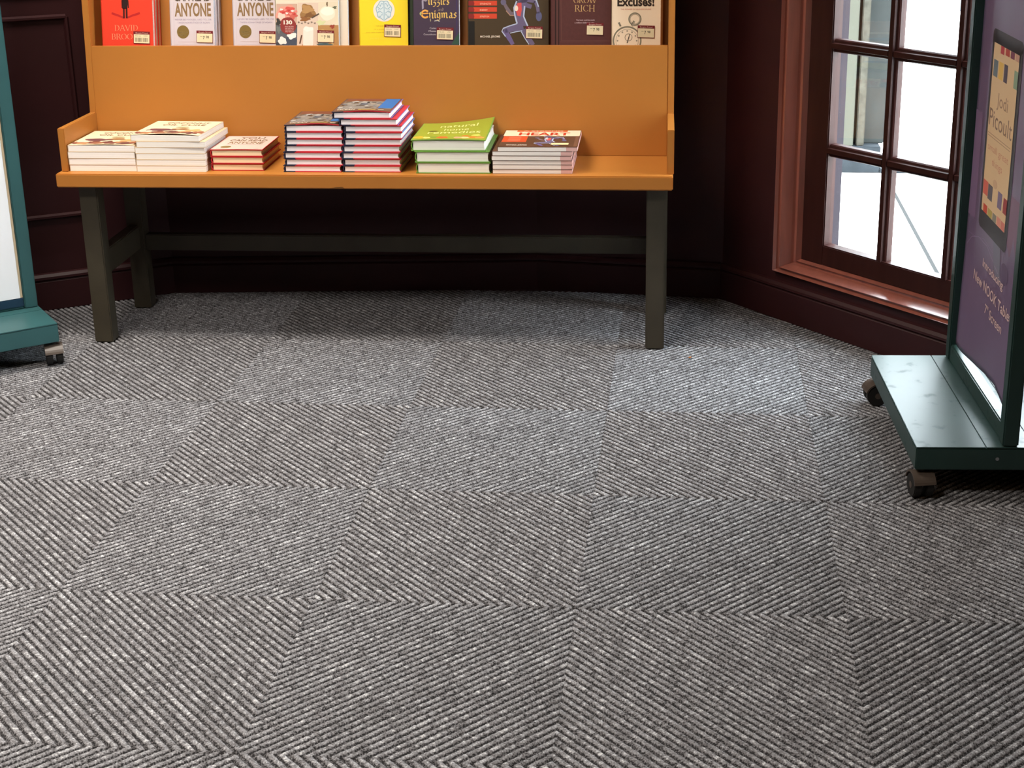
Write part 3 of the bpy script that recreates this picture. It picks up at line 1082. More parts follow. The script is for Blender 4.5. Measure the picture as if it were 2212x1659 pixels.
pile('s3', 3, 0.4215, 0.050, ZS, [0, .001, 0], rj(3, .006), lambda i, n: '%s red-edged hardcover about reading people, in the low third pile' % words(i, n), 'red-edged hardcovers in the third pile',
     proto_pile(dict(name='hardcover_book', w=0.147, d=0.19, cover=M_REDC, pages=P_CREAM, style='hard'), 0.0195, dict(print_fn=anyone_print, lift='front', amp=0.001)))
_kw = dict(name='hardcover_book', w=0.160, d=0.208, cover=M_DKRED, pages=P_LILAC, style='hard', spine_band=(M_NAVY, 0.2), edge=M_BLUE)
pile('s4', 7, 0.6265, 0.038, ZS, [0, .0046, .002, .006, .009, .009, .009], rj(7, .004), lambda i, n: '%s navy-spined red hardcover of the seven-book pile left of the tallest one' % words(i, n), 'red and navy hardcovers in the fourth pile',
     proto_pile(_kw, 0.0183, dict(lift='front', amp=0.005, print_fn=history_print)))
pile('s5', 9, 0.7905, 0.038, ZS, [0, .001, -.002, .001, .0045, .008, .008, -.004, -.022], rj(9, .004), lambda i, n: '%s navy-spined red hardcover of the tallest, nine-book pile' % words(i, n), 'red and navy hardcovers in the tallest pile',
     proto_pile(_kw, 0.0182, dict(lift='front', amp=0.004, print_fn=history_print)))
pile('s6', 3, 0.9935, 0.026, ZS, [0, -.002, 0], [0.0, 0.006, 0], lambda i, n: '%s green hardcover of the three-book pile of home remedies' % words(i, n), 'green hardcovers',
     proto_pile(dict(name='hardcover_book', w=0.203, d=0.236, cover=M_GREEN, pages=P_GREENP, style='hard'), 0.0302, dict(lift='corner', amp=0.020, print_fn=remedies_print)),
     top_tf={2: (-0.012, 0.004, 0.0)})
pile('s7', 6, 1.2015, 0.028, ZS, [0, 0, 0, -.002, 0, .0145], rj(6, .003), lambda i, n: '%s fitness paperback of the rightmost pile, pages pink near the fore-edge' % words(i, n), 'fitness paperbacks in the rightmost pile',
     proto_pile(dict(name='paperback_book', w=0.2155, d=0.232, cover=M_BROWNC, pages=P_GREY, pages_right=P_PINK), 0.0121, dict(print_fn=heart_print)))

# ------------------------------------------------------------------ books standing on the ledge, facing out
LZ = 0.7856


def ledge_book(w, t, h, cover, pages, mats_spine=None, hard=False):
    """upright book, front cover towards -y; origin at bottom-left of the front cover."""
    root = empty('display_book')
    mb = MB(); ct = 0.0022 if hard else 0.0006; ov = 0.001 if hard else 0
    mb.box(0.003, w - 0.0004 - ov, ct, t - ct, ov, h - ov, pages)
    mb.build('page_block', root)
    mb = MB()
    mb.box(0, w, 0, ct, 0, h, cover); mb.box(0, w, t - ct, t, 0, h, cover); mb.box(0, 0.003, 0, t, 0, h, mats_spine or cover)
    mb.build('cover', root, 0.0004, seg=1)
    return root


def sticker(root, x, y, w, h, kind, rot=-0.03):
    a = Art()
    band = (112, 24, 30)
    a.rect(0, 0, w, h, band, 0)
    a.rect(w * 0.025, h * 0.03, w * 0.975, h * 0.76, (226, 208, 168), 1)
    a.text('Bargain Priced', w * 0.14, w * 0.86, h * 0.82, h * 0.10, (220, 190, 170), 1)
    if kind == 'price':
        a.stroke([(w * 0.22, h * 0.52), (w * 0.36, h * 0.52)], h * 0.03, (110, 96, 80), 2)
        a.text('7', w * 0.40, w * 0.50, h * 0.30, h * 0.26, (60, 52, 46), 2, bold=0.02)
        a.text('98', w * 0.58, w * 0.76, h * 0.38, h * 0.20, (90, 80, 66), 2, bold=0.02)
    else:
        a.text('9781435', w * 0.1, w * 0.45, h * 0.58, h * 0.08, (110, 100, 84), 2)
        a.text('USD', w * 0.62, w * 0.86, h * 0.60, h * 0.08, (110, 100, 84), 2)
        x0 = w * 0.10; g = np.random.default_rng(int(x * 1e5) + 3)
        while x0 < w * 0.86:
            ww = w * (0.008 + 0.02 * g.random())
            if not (w * 0.52 < x0 < w * 0.58):
                a.rect(x0, h * 0.14, x0 + ww, h * 0.48, (112, 104, 88), 2)
            x0 += ww + w * (0.008 + 0.016 * g.random())
    c, s = math.cos(rot), math.sin(rot)
    return a.build('price_sticker', lambda p, q, o: (x + p * c - q * s, -0.0016 - o, y + p * s + q * c), root)


class Cover:
    """maps the photographed pixel frame of one facing cover to its own units."""

    def __init__(self, xl, xr, w):
        self.xl, self.k = xl, w / (xr - xl)

    def __call__(self, px, py):
        sh = (1206 - px) * 6.5e-5
        return (px + sh * (104 - py) - self.xl) * self.k, 0.0125 + (104 - py) * 0.00133


def facing(label, u, v, w, t, h, cover, pages, xl, xr, draw=None, copies=(), stick=None, group=None, hard=False, spine=None, copy_label=None):
    b = ledge_book(w, t, h, cover, pages, spine, hard)
    C = Cover(xl, xr, w)
    if draw:
        a = Art(); draw(a, C)
        # keep print inside the cover outline
        for it in range(len(a.items)):
            vs, fs, m, l = a.items[it]
            a.items[it] = ([(min(max(x, 0.0004), w - 0.0004), min(max(y, 0.0004), h - 0.0004)) for x, y in vs], fs, m, l)
        a.build('cover_print', lambda x, y, o: (x, -o, y), b, step=0.00009, base=0.00015)
    if stick:
        (px, py, kind) = stick
        x, y = C(px, py)
        sticker(b, x, y, 0.048, 0.034, kind)
    LZB = LZ + t * math.sin(LEAN)
    b.location = bl(u, v, LZB)
    b.rotation_euler = (Matrix.Rotation(TH, 3, 'Z') @ Matrix.Rotation(-LEAN, 3, 'X')).to_euler()
    tag(b, label, 'book', group)
    dv = t
    for k, (du, m, lab) in enumerate(copies):
        c = ledge_book(w, t, h, m, pages, m, hard)
        q = BO + BU * (u + du) + BV * (v + (dv + 0.0004) / math.cos(LEAN)); dv += t + 0.0004
        c.location = (q.x, q.y, LZB)
        c.rotation_euler = b.rotation_euler
        tag(c, lab, 'book', group)


def d_red(a, C):
    blk = (38, 16, 14)
    a.poly([C(260, 2), C(274, 2), C(272.5, 22), C(262, 22)], blk, 3)
    a.disc(*C(267, -4), 0.006, 0.008, blk, 3)
    for q in ((260.6, 4, 261.6, 20), (273.4, 4, 275, 20)):
        a.stroke([C(q[0], q[1]), C(q[2], q[3])], 0.0032, (70, 20, 16), 3)
    a.stroke([C(265, 20), C(266, 42)], 0.0050, (60, 14, 12), 3)
    a.stroke([C(271, 20), C(272, 42)], 0.0050, (60, 14, 12), 3)
    a.stroke([C(266, 41), C(254, 36), C(239, 31)], 0.0045, (176, 30, 30), 2, 0.006)
    a.stroke([C(272, 41), C(284, 36), C(300, 31)], 0.0045, (176, 30, 30), 2, 0.006)
    x0, y = C(246, 68); x1, _ = C(297, 68)
    serif_text(a, 'DAVID', x0, x1, y, 0.0155, (240, 130, 96), 2)
    x0, y = C(240, 86.5); x1, _ = C(286, 86.5)
    serif_text(a, 'BROO', x0, x1, y, 0.0155, (240, 130, 96), 2)


def d_anyone(xo):
    def f(a, C):
        dk, gd, pu = (84, 70, 58), (136, 106, 70), (158, 142, 162)

        def tx(s, x0, x1, yb, h, c, **k):
            p, y = C(x0 + xo, yb); q, _ = C(x1 + xo, yb)
            a.text(s, p, q, y, h * 0.00133, c, 2, **k)
        tx('CAN READ', 374, 453, 6, 24, dk, bold=0.025)
        tx('ANYONE', 376, 455, 38, 27, gd, bold=0.03)
        tx('NEVER BE FOOLED, LIED TO, OR', 377, 456, 47.5, 3.4, pu)
        tx('TAKEN ADVANTAGE OF AGAIN', 382, 452, 54, 3.4, pu)
        x, y = C(394.5 + xo, 72)
        a.disc(x, y, 0.0178, 0.0186, (122, 98, 48), 2)
        tx('COMPLETELY UPDATED', 384.5, 405, 74.5, 2.6, (226, 212, 176), bold=0.02)
        tx('EDITION', 389, 402, 80, 2.6, (226, 212, 176), bold=0.02)
        a.stroke([C(373 + xo, 8), C(376 + xo, 99), C(462 + xo, 99)], 0.0012, (196, 184, 192), 2)
        a.stroke([C(384 + xo, 93), C(458 + xo, 93)], 0.001, (200, 180, 178), 2)
    return f


def d_coconut(a, C):
    def D(px, py, rx, ry, c, l=2, wob=0.2):
        x, y = C(px, py); a.disc(x, y, rx * 0.00133, ry * 0.00133, c, l, wob=wob, n=24)

    def Rr(x0, y0, x1, y1, c, l=1):
        a.poly([C(x0, y1), C(x1, y1), C(x1, y0), C(x0, y0)], c, l)
    a.text('THE SUPERFOOD WAY TO BETTER HEALTH', *(C(621, 2)[0], C(700, 2)[0]), C(621, 2.5)[1], 0.0042, (170, 156, 138), 2)
    Rr(595, 12, 640, 54, (196, 160, 140)); D(616, 34, 20, 19, (222, 150, 132), 2); D(622, 28, 15, 9, (206, 84, 74), 3, 0.35); D(606, 38, 8, 7, (232, 196, 180), 4); D(630, 38, 9, 7, (196, 96, 82), 4, 0.35)
    for k in range(9):
        D(606 + 4 * k, 24 + (k * 7) % 13, 3.2, 2.2, ((236, 214, 204), (188, 62, 60), (226, 130, 120))[k % 3], 5, 0.3)
    Rr(595, 56, 641, 103, (92, 92, 98)); D(604, 96, 9, 7, (62, 62, 70), 2); D(626, 90, 14, 12, (70, 76, 90), 2, 0.3); D(609, 90, 9, 8, (232, 224, 216), 3); D(629, 79, 10, 7, (236, 230, 222), 3); D(600, 50, 5, 8, (58, 56, 52), 2, 0.3); D(601, 66, 5, 7, (110, 116, 110), 3, 0.3)
    Rr(641, 10, 686, 103, (214, 190, 170)); D(663, 30, 16, 17, (150, 110, 66), 2); D(662, 24, 12, 9, (176, 134, 84), 3, 0.3); D(657, 44, 10, 5, (140, 92, 52), 3, 0.3); D(667, 36, 10, 5, (124, 84, 46), 4, 0.3)
    a.stroke([C(672, 42), C(688, 33)], 0.004, (84, 70, 60), 4)
    for k in range(6):
        D(644 + 7 * k, 51 + (k % 2) * 2, 2.2, 1.8, (130, 112, 100), 4, 0.3)
    Rr(654, 64, 676, 100, (236, 220, 206), 3); D(665, 65, 11, 5, (240, 228, 216), 4); D(665, 101, 14, 5, (150, 104, 78), 2); a.stroke([C(651, 78), C(647, 96)], 0.004, (92, 62, 46), 4)
    Rr(686, 8, 733, 56, (220, 204, 176)); D(706, 32, 17, 15, (236, 220, 196), 2, 0.05); D(706, 28, 14, 9, (244, 232, 212), 3, 0.05); D(722, 20, 4, 3, (96, 98, 74), 3, 0.3); D(705, 13, 2, 5, (128, 108, 80), 3); D(692, 52, 9, 5, (206, 206, 156), 3, 0.3)
    Rr(686, 57, 733, 103, (176, 130, 78)); D(702, 84, 15, 16, (196, 160, 96), 2); D(717, 60, 5, 4, (150, 62, 44), 3, 0.3); D(700, 94, 14, 5, (104, 128, 126), 3, 0.3); D(715, 88, 6, 9, (208, 182, 128), 3, 0.3); D(700, 99, 16, 4, (74, 90, 92), 4, 0.2)
    D(621, 58, 17.5, 18, (138, 50, 46), 6, 0.03)
    x0, y = C(611.5, 55); x1, _ = C(630, 55)
    a.text('130', x0, x1, y, 0.0105, (240, 224, 208), 7, bold=0.03)
    for k, s in enumerate(('EASY RECIPES', 'AND TREATMENTS', 'FOR BEAUTY', 'AND HEALTH')):
        a.text(s, C(612, 0)[0], C(631, 0)[0], C(612, 61 + 3.6 * k)[1], 0.0028, (226, 190, 180), 7)


def d_brain(a, C):
    x, y = C(828, 29)
    a.disc(x, y, 0.0310, 0.0318, (232, 220, 204), 2, n=40)
    lc = (150, 178, 190)
    pts = []
    for i in range(41):
        t = 2 * math.pi * i / 40
        r = 1 + 0.06 * math.sin(7 * t)
        pts.append((x + 0.0218 * r * math.cos(t), y + 0.0262 * r * math.sin(t)))
    a.poly(pts[:-1], (208, 218, 220), 3)
    a.stroke(pts, 0.0024, lc, 4)
    a.stroke([(x, y + 0.025), (x + 0.0006, y), (x, y - 0.025)], 0.0022, lc, 4)
    for sx in (-1, 1):
        for yy, w0 in ((0.016, 0.010), (0.006, 0.017), (-0.005, 0.016), (-0.015, 0.012)):
            q = [(x + sx * (0.003 + w0 * s), y + yy + 0.003 * math.sin(s * 6 + yy * 400)) for s in np.linspace(0, 1, 9)]
            a.stroke(q, 0.0019, lc, 4)
            a.stroke([q[5], (q[5][0] + sx * 0.002, q[5][1] - 0.005)], 0.0017, lc, 4)
    for k, (x0, yb, s) in enumerate(((811, 63, 'THE SCIENCE'), (807, 70, 'OF A SHARPER'), (790, 77, 'AND HEALTHIER MIND'))):
        a.text(s, C(x0, yb)[0], C(834, yb)[0], C(x0, yb)[1], 0.0028, (190, 160, 40), 2)
    a.text('JAMES GOODWIN', C(798, 90)[0], C(860, 90)[0], C(798, 90)[1], 0.0040, (240, 214, 80), 2)


# black-letter minuscules drawn with a broad nib, on an x-height of 1
BLK = {
    'u': (0.75, [[(0.05, 1), (0.15, 0.9), (0.15, 0.15), (0.28, 0)], [(0.28, 0), (0.5, 0.2)], [(0.5, 1), (0.55, 0.92), (0.55, 0.1), (0.68, 0)]]),
    'z': (0.62, [[(0.08, 0.92), (0.3, 1), (0.5, 0.92)], [(0.5, 0.92), (0.15, 0.45)], [(0.15, 0.45), (0.42, 0.42), (0.5, 0.1), (0.3, -0.35), (0.08, -0.3)]]),
    'l': (0.36, [[(0.05, 1.6), (0.16, 1.5), (0.16, 0.12), (0.3, 0)]]),
    'e': (0.60, [[(0.15, 0.85), (0.15, 0.18), (0.3, 0), (0.5, 0.12)], [(0.15, 0.85), (0.32, 1), (0.48, 0.8), (0.18, 0.45)]]),
    's': (0.58, [[(0.48, 0.86), (0.3, 1), (0.13, 0.8), (0.45, 0.3), (0.3, 0), (0.08, 0.14)]]),
    'a': (0.66, [[(0.12, 0.85), (0.3, 1), (0.46, 0.85), (0.46, 0.12), (0.6, 0)], [(0.46, 0.6), (0.2, 0.45), (0.14, 0.15), (0.28, 0), (0.46, 0.18)]]),
    'n': (0.74, [[(0.05, 0.95), (0.15, 0.88), (0.15, 0.05)], [(0.15, 0.75), (0.38, 1), (0.54, 0.85), (0.54, 0.05), (0.64, -0.05)]]),
    'd': (0.66, [[(0.5, 0.8), (0.3, 0.95), (0.14, 0.8), (0.14, 0.15), (0.3, 0), (0.5, 0.2)], [(0.16, 1.55), (0.5, 1.1), (0.5, 0.2)]]),
    'i': (0.34, [[(0.05, 0.95), (0.15, 0.88), (0.15, 0.12), (0.28, 0)], [(0.1, 1.35), (0.2, 1.25)]]),
    'g': (0.68, [[(0.5, 0.85), (0.3, 1), (0.14, 0.82), (0.14, 0.2), (0.3, 0.05), (0.5, 0.25)], [(0.5, 0.95), (0.5, -0.2), (0.34, -0.45), (0.1, -0.32)]]),
    'm': (1.06, [[(0.05, 0.95), (0.15, 0.88), (0.15, 0.05)], [(0.15, 0.75), (0.34, 1), (0.46, 0.85), (0.46, 0.05)], [(0.46, 0.75), (0.66, 1), (0.8, 0.85), (0.8, 0.12), (0.94, 0)]]),
}


def black_text(a, s, x0, x1, y, xh, c, layer=3):
    k = (x1 - x0) / sum(BLK[ch][0] for ch in s)
    x = x0
    for ch in s:
        for st in BLK[ch][1]:
            a.nib([(x + p * k, y + q * xh) for p, q in st], 0.24 * xh, 0.65, c, layer)
        x += BLK[ch][0] * k


def d_enigmas(a, C):
    gold = (222, 182, 96)
    black_text(a, 'uzzles', C(924, 18)[0], C(971, 18)[0], C(924, 17)[1], 0.0145, gold)
    # capital P fragment in grey, small 'and'
    a.nib([C(917, -6), C(912, 8), C(913, 26)], 0.006, 0.6, (150, 140, 156), 3)
    a.disc(*C(918, 4), 0.010, 0.008, (150, 140, 150), 2, wob=0.2)
    black_text(a, 'and', C(945, 30)[0], C(958, 30)[0], C(945, 30)[1], 0.0055, (150, 130, 116))
    # capital E
    x, y = C(918, 36.5)
    a.ring(x, y, 0.0075, 0.0125, (224, 158, 72), 3, a0=0.7, a1=2 * math.pi - 0.7, n=20)
    a.stroke([(x - 0.009, y + 0.001), (x + 0.009, y + 0.002)], 0.0032, (224, 158, 72), 4)
    a.disc(x - 0.012, y + 0.001, 0.004, 0.005, (176, 180, 120), 3)
    black_text(a, 'nigmas', C(926, 45)[0], C(987, 45)[0], C(926, 45)[1], 0.0150, gold)
    a.nib([C(929, 46), C(930, 52)], 0.003, 0.6, (150, 140, 110), 3)
    a.nib([C(938, 51), C(946, 50), C(949, 52)], 0.003, 0.9, (190, 186, 180), 3)
    for k, (x0, yb, s) in enumerate(((928, 68, 'Codes'), (926, 74, 'Mazes'), (915, 81, 'Conundrums'))):
        a.text(s, C(x0, yb)[0], C(942, yb)[0], C(x0, yb)[1], 0.0048, (196, 186, 190), 2)
    a.poly([C(975, 101), C(992, 101), C(992, 76), C(985, 84)], (48, 78, 62), 2)
    a.rect(C(984, 0)[0], 0.002, C(987, 0)[0], 0.24, (62, 50, 84), 1)


def d_runner(a, C):
    red = (204, 66, 38)
    for y0, y1 in ((-6, 5), (9, 19), (22.5, 32), (36, 46.5)):
        a.poly([C(1012, y1), C(1073, y1), C(1073, y0), C(1012, y0)], red, 2)
        a.poly([C(1011, y1), C(1023, y1), C(1024, (y0 + y1) / 2), C(1022, y0), C(1011, y0)], (132, 34, 30), 3)
    for x1, yb, s in ((1060, 2.5, 'ENDURANCE'), (1060, 17, 'STRENGTH'), (1053, 30, 'ENERGY'), (1056, 43.5, 'STRETCH')):
        a.text(s, C(1036, yb)[0], C(x1, yb)[0], C(1036, yb)[1], 0.0044, (240, 176, 150), 4, bold=0.02)
    a.rect(C(1011, 0)[0], 0.0, C(1024, 0)[0], 0.082, (22, 17, 13), 1)
    a.text('MICHAEL JEROME', C(1037, 86)[0], C(1080, 86)[0], C(1037, 86)[1], 0.0052, (222, 208, 190), 4, bold=0.02)
    runner(a, C, 3, 0.00133)


def d_rich(a, C):
    gold = (196, 156, 104)
    x0, y = C(1239, 15); x1, _ = C(1289, 15)
    serif_text(a, 'GROW', x0, x1, y, 0.0150, gold, 2, wt=0.13)
    x0, y = C(1241.5, 32.5); x1, _ = C(1286, 32.5)
    serif_text(a, 'RICH', x0, x1, y, 0.0170, gold, 2, wt=0.13)
    for k, (x0, x1, yb, s) in enumerate(((1245, 1285, 52, 'This book could be worth'), (1242, 1284, 57.5, 'a million dollars to you'))):
        a.text(s, C(x0, yb)[0], C(x1, yb)[0], C(x0, yb)[1], 0.0040, (206, 176, 178), 2, bold=0.01)
    fr = (112, 70, 64)
    a.stroke([C(1212, -4), C(1213, 93), C(1318, 93)], 0.0014, fr, 2)
    a.stroke([C(1211, 96), C(1318, 96)], 0.0010, fr, 2)
    for px, c in ((1199, (44, 24, 20)), (1203, (92, 58, 52)), (1206, (52, 26, 24))):
        a.rect(C(px, 50)[0], 0.001, C(px + 2.5, 50)[0], 0.24, c, 1)


def d_excuses(a, C):
    a.text('No', C(1357, -3)[0], C(1387, -3)[0], C(1357, 1.5)[1], 0.030, (204, 62, 34), 3, bold=0.05)
    a.text('Excuses!', C(1334, 19)[0], C(1414, 19)[0], C(1334, 19.5)[1], 0.0235, (52, 38, 28), 3, bold=0.035)
    a.text('THE POWER OF SELF-DISCIPLINE', C(1341, 27)[0], C(1407, 27)[0], C(1341, 28)[1], 0.0036, (206, 130, 104), 3)
    st = (132, 122, 100)
    x, y = C(1372, 47)
    a.ring(x, y, 0.0150, 0.0184, st, 2); a.ring(x, y, 0.0125, 0.0142, (176, 160, 136), 2)
    a.stroke([C(1371, 51), C(1366, 62)], 0.0045, (170, 156, 132), 4); a.stroke([C(1369, 50), C(1364, 60)], 0.0014, (90, 80, 64), 5)
    a.stroke([C(1337, 54), C(1341, 62)], 0.005, (120, 108, 90), 3)
    x, y = C(1355, 92)
    a.ring(x, y, 0.0365, 0.0405, st, 2, n=44); a.ring(x, y, 0.0310, 0.0322, (180, 162, 136), 2, n=44)
    for k in range(12):
        t = math.pi / 6 * k
        a.disc(x + 0.0270 * math.cos(t), y + 0.0270 * math.sin(t), 0.0024, 0.0024, (168, 150, 124), 3, n=10)
    a.ring(*C(1358, 85), 0.009, 0.0106, (160, 142, 116), 4)
    a.stroke([C(1359, 84), C(1355, 97)], 0.0026, (88, 74, 58), 5)
    a.stroke([C(1359, 84), C(1361, 78)], 0.0018, (88, 74, 58), 5)


C_RED = mat('red_jacket', (218, 58, 34), 0.45, 0.4)
C_LILAC = mat('grey_lilac_cover', (206, 194, 198), 0.45, 0.4)
C_TAN = mat('pale_tan_cover', (222, 206, 184), 0.45, 0.4)
C_YEL = mat('yellow_cover', (236, 206, 32), 0.45, 0.4)
C_PUR = mat('deep_purple_cover', (62, 46, 64), 0.45, 0.4)
C_DGRN = mat('dark_green_cover', (40, 52, 30), 0.45, 0.4)
C_BRN = mat('dark_brown_cover', (66, 50, 28), 0.45, 0.4)
C_MAR = mat('maroon_leather', (84, 42, 38), 0.5, 0.4, vary=0.08, scale=120)
C_CRM = mat('cream_cover', (246, 220, 188), 0.5, 0.4)
P_BLUEW = page_mat('bluish_white_pages', (214, 220, 232), (196, 202, 214))
P_ROSE = page_mat('rose_white_pages', (238, 218, 202), (226, 196, 180))
P_TAUPE = page_mat('taupe_pages', (164, 140, 120), (146, 122, 104))

facing('red hardcover with a small black standing figure, first on the ledge', 0.049, 0.316, 0.150, 0.021, 0.23, C_RED, P_ROSE, 220.7, 331, d_red, stick=(288, 95, 'bar'), hard=True,
       group='red hardcovers on the ledge',
       copies=((0.001, C_RED, 'red hardcover directly behind the one with the black standing figure'), (0.002, C_RED, 'rearmost of the three red hardcovers at the left of the ledge')))
facing('grey-lilac paperback with gold capitals, second title on the ledge, beside the red book', 0.243, 0.336, 0.129, 0.0135, 0.215, C_LILAC, P_BLUEW, 368.5, 464, d_anyone(0), stick=(424.5, 94.5, 'price'),
       group='grey-lilac paperbacks left of the gap',
       copies=((0.004, C_LILAC, 'second copy behind the grey-lilac paperback next to the red book'), (0.008, C_LILAC, 'rearmost copy behind the grey-lilac paperback next to the red book')))
facing('grey-lilac paperback with gold capitals partly behind the coconut cookbook', 0.425, 0.341, 0.129, 0.0135, 0.215, C_LILAC, P_BLUEW, 503, 598.5, d_anyone(134), stick=(559, 96, 'price'),
       group='grey-lilac paperbacks beside the cookbook',
       copies=((0.003, C_LILAC, 'rear copy behind the grey-lilac paperback beside the coconut cookbook'),))
facing('coconut cookbook with a grid of food pictures standing on the ledge', 0.553, 0.3245, 0.183, 0.013, 0.24, C_TAN, P_BLUEW, 595, 732, d_coconut, stick=(685, 93, 'price'), group='coconut cookbooks on the ledge',
       copies=((0.024, C_TAN, 'rear copy of the standing coconut cookbook, showing past its right edge'),))
facing('bright yellow paperback with a pale blue brain in a disc', 0.790, 0.350, 0.141, 0.018, 0.22, C_YEL, P_CREAM, 776, 881, d_brain, stick=(829, 84.5, 'bar'))
facing('deep purple puzzle book with gold black-letter title', 0.946, 0.341, 0.133, 0.019, 0.22, C_PUR, P_GREY, 892, 992, d_enigmas, stick=(943, 90, 'bar'), group='puzzle books on the ledge', spine=C_DGRN,
       copies=((-0.014, C_DGRN, 'green-black copy behind the purple puzzle book, showing at its left'),))
facing('dark brown fitness book with a running figure and red bars', 1.102, 0.351, 0.231, 0.012, 0.27, C_BRN, P_GREY, 1010, 1185, d_runner, stick=(1135.5, 88, 'bar'))
facing('maroon leather-look hardcover with gold serif title', 1.339, 0.344, 0.171, 0.022, 0.23, C_MAR, P_CREAM, 1189.5, 1320, d_rich, stick=(1267, 81.5, 'price'), hard=True)
facing('cream paperback with a stopwatch, last on the ledge by the right end panel', 1.512, 0.336, 0.138, 0.0135, 0.215, C_CRM, P_TAUPE, 1321, 1427, d_excuses, stick=(1377, 85.5, 'price'), group='cream paperbacks with a stopwatch',
       copies=((0.003, C_CRM, 'second copy behind the cream stopwatch paperback'), (0.006, C_CRM, 'rearmost copy behind the cream stopwatch paperback')))

# ------------------------------------------------------------------ poster stands on casters
def caster(parent, x, y, rz, zt):
    """twin-wheel hooded caster under the base; becomes one part with its wheels as sub-parts."""
    r = 0.027
    mb = MB()
    # hood: half shell over the wheels
    pr = [(0.0325 * math.cos(a), 0.0325 * math.sin(a)) for a in np.linspace(0.30, math.pi * 0.92, 15)]
    pr += [(0.0285 * math.cos(a), 0.0285 * math.sin(a)) for a in np.linspace(math.pi * 0.92, 0.30, 15)]
    mb.prism(pr, lambda p, q, t: (p, t, q + r), -0.024, 0.024, M_PLAS)
    mb.cyl((0.0, 0, r + 0.034), (0, 0, 1), 0.006, 0.012, M_RUB, 12)
    o = mb.build('caster', parent)
    o.location = (x, y, 0); o.rotation_euler = (0, 0, rz)
    for sy in (-1, 1):
        w = MB(); w.cyl((0, sy * 0.0135, r), (0, 1, 0), r, 0.017, M_RUB, 24); w.cyl((0, sy * 0.0135, r), (0, 1, 0), 0.010, 0.0185, M_PLAS, 16)
        k = w.build('wheel', o, 0.002)
    return o


def stand(name, origin, ang, mp, label, caster_front, rail_top, hgt=1.75):
    """base box on four casters, two posts, rails. local x = length, y = depth (0 front); origin front corner at floor."""
    root = tag(empty(name, origin, ang), label, 'sign stand')
    L, D, HT, HB = 0.588, 0.400, 0.120, 0.067
    mb = MB(); mb.box(0, L, 0, D, HB, HT - 0.003, mp); mb.build('base', root, 0.002)
    for y0, y1 in ((0.0, 0.1475), (0.1490, D - 0.1490), (D - 0.1475, D)):
        mb = MB(); mb.box(0, L, y0, y1, HT - 0.0028, HT, mp); mb.build('top_plate', root, 0.0008)
    for x in (0.003, L - 0.039):
        mb = MB(); mb.box(x, x + 0.036, 0.183, 0.217, HT, hgt, mp); mb.build('post', root, 0.003)
    mb = MB(); mb.box(0.039, L - 0.039, 0.186, 0.214, HT, rail_top, mp); mb.build('bottom_rail', root, 0.003)
    mb = MB(); mb.box(0.039, L - 0.039, 0.186, 0.214, hgt - 0.035, hgt, mp); mb.build('top_rail', root, 0.003)
    for x, y, rz in ((*caster_front[0],), (*caster_front[1],), (0.05, D - 0.04, 2.0), (L - 0.05, D - 0.04, 0.2)):
        caster(root, x, y, rz, HB)
    for x in (0.24,):
        mb = MB(); mb.cyl((L, 0.173, 0.094), (1, 0, 0), 0.004, 0.004, M_CHROME, 12); mb.build('bolt', root)
    return root


# right stand: length runs from the far left corner towards the viewer, depth to the right
FARL = Vector((1.659, -0.388)); RL = Vector((0.0537, -0.9986)); RW = Vector((0.9986, 0.0537))
stand('banner_stand', (FARL.x, FARL.y, 0), math.atan2(RL.y, RL.x), M_TEALD, 'dark green wheeled stand holding the purple banner by the window', ((0.024, 0.012, -1.45), (0.571, 0.018, 0.15)), 0.163)


def bn(x, out, z):
    """banner coordinates: x along the length from the far post, out towards the room."""
    p = Vector((1.665, -0.345)) + RL * x + RW * (0.196 - out)
    return (p.x, p.y, z)


ban = tag(empty('banner', bn(0.30, 0, 0.16)), 'purple printed banner with a tablet picture hung in the dark green stand', 'banner')
BL = Vector(ban.location)


def wave(x, z):
    s = max(0.0, (0.62 - z) / 0.5)
    return 0.004 * math.sin(x * 14 + z * 3) * s + 0.016 * s * s * math.sin(math.pi * (x - 0.04) / 0.52)


def bottom_z(x):
    t = max(0.0, x - 0.042) / 0.515
    pts = [(0.0, 0.166), (0.06, 0.166), (0.2, 0.169), (0.5, 0.186), (0.69, 0.199), (0.83, 0.203), (0.93, 0.188), (1.0, 0.172)]
    for (a, za), (b, zb) in zip(pts, pts[1:]):
        if t <= b:
            return za + (zb - za) * max(0, t - a) / (b - a)
    return pts[-1][1]


M_BAN = mat('purple_banner_vinyl', (106, 89, 116), 0.42, 0.4, vary=0.10, scale=4)
NX, NZ = 26, 60
mb = MB(); vs = []
for side in (0, 1):
    for j in range(NZ + 1):
        for i in range(NX + 1):
            x = 0.083 + 0.507 * i / NX
            zb = bottom_z(x)
            z = zb + (1.70 - zb) * (j / NZ) ** 1.15
            p = bn(x, wave(x, z) - 0.0012 * side, z)
            vs.append((p[0] - BL.x, p[1] - BL.y, p[2] - BL.z))
K = (NX + 1); off = K * (NZ + 1)
fs = []
for j in range(NZ):
    for i in range(NX):
        q = j * K + i
        fs += [(q, q + 1, q + K + 1, q + K), (off + q, off + q + K, off + q + K + 1, off + q + 1)]
for i in range(NX):
    fs += [(i + 1, i, off + i, off + i + 1), (NZ * K + i, NZ * K + i + 1, off + NZ * K + i + 1, off + NZ * K + i)]
for j in range(NZ):
    q = j * K
    fs += [(q, q + K, off + q + K, off + q), (q + NX + K, q + NX, off + q + NX, off + q + NX + K)]
mb.add(vs, fs, M_BAN)
mb.build('vinyl_sheet', ban, smooth=True)
A = Art()


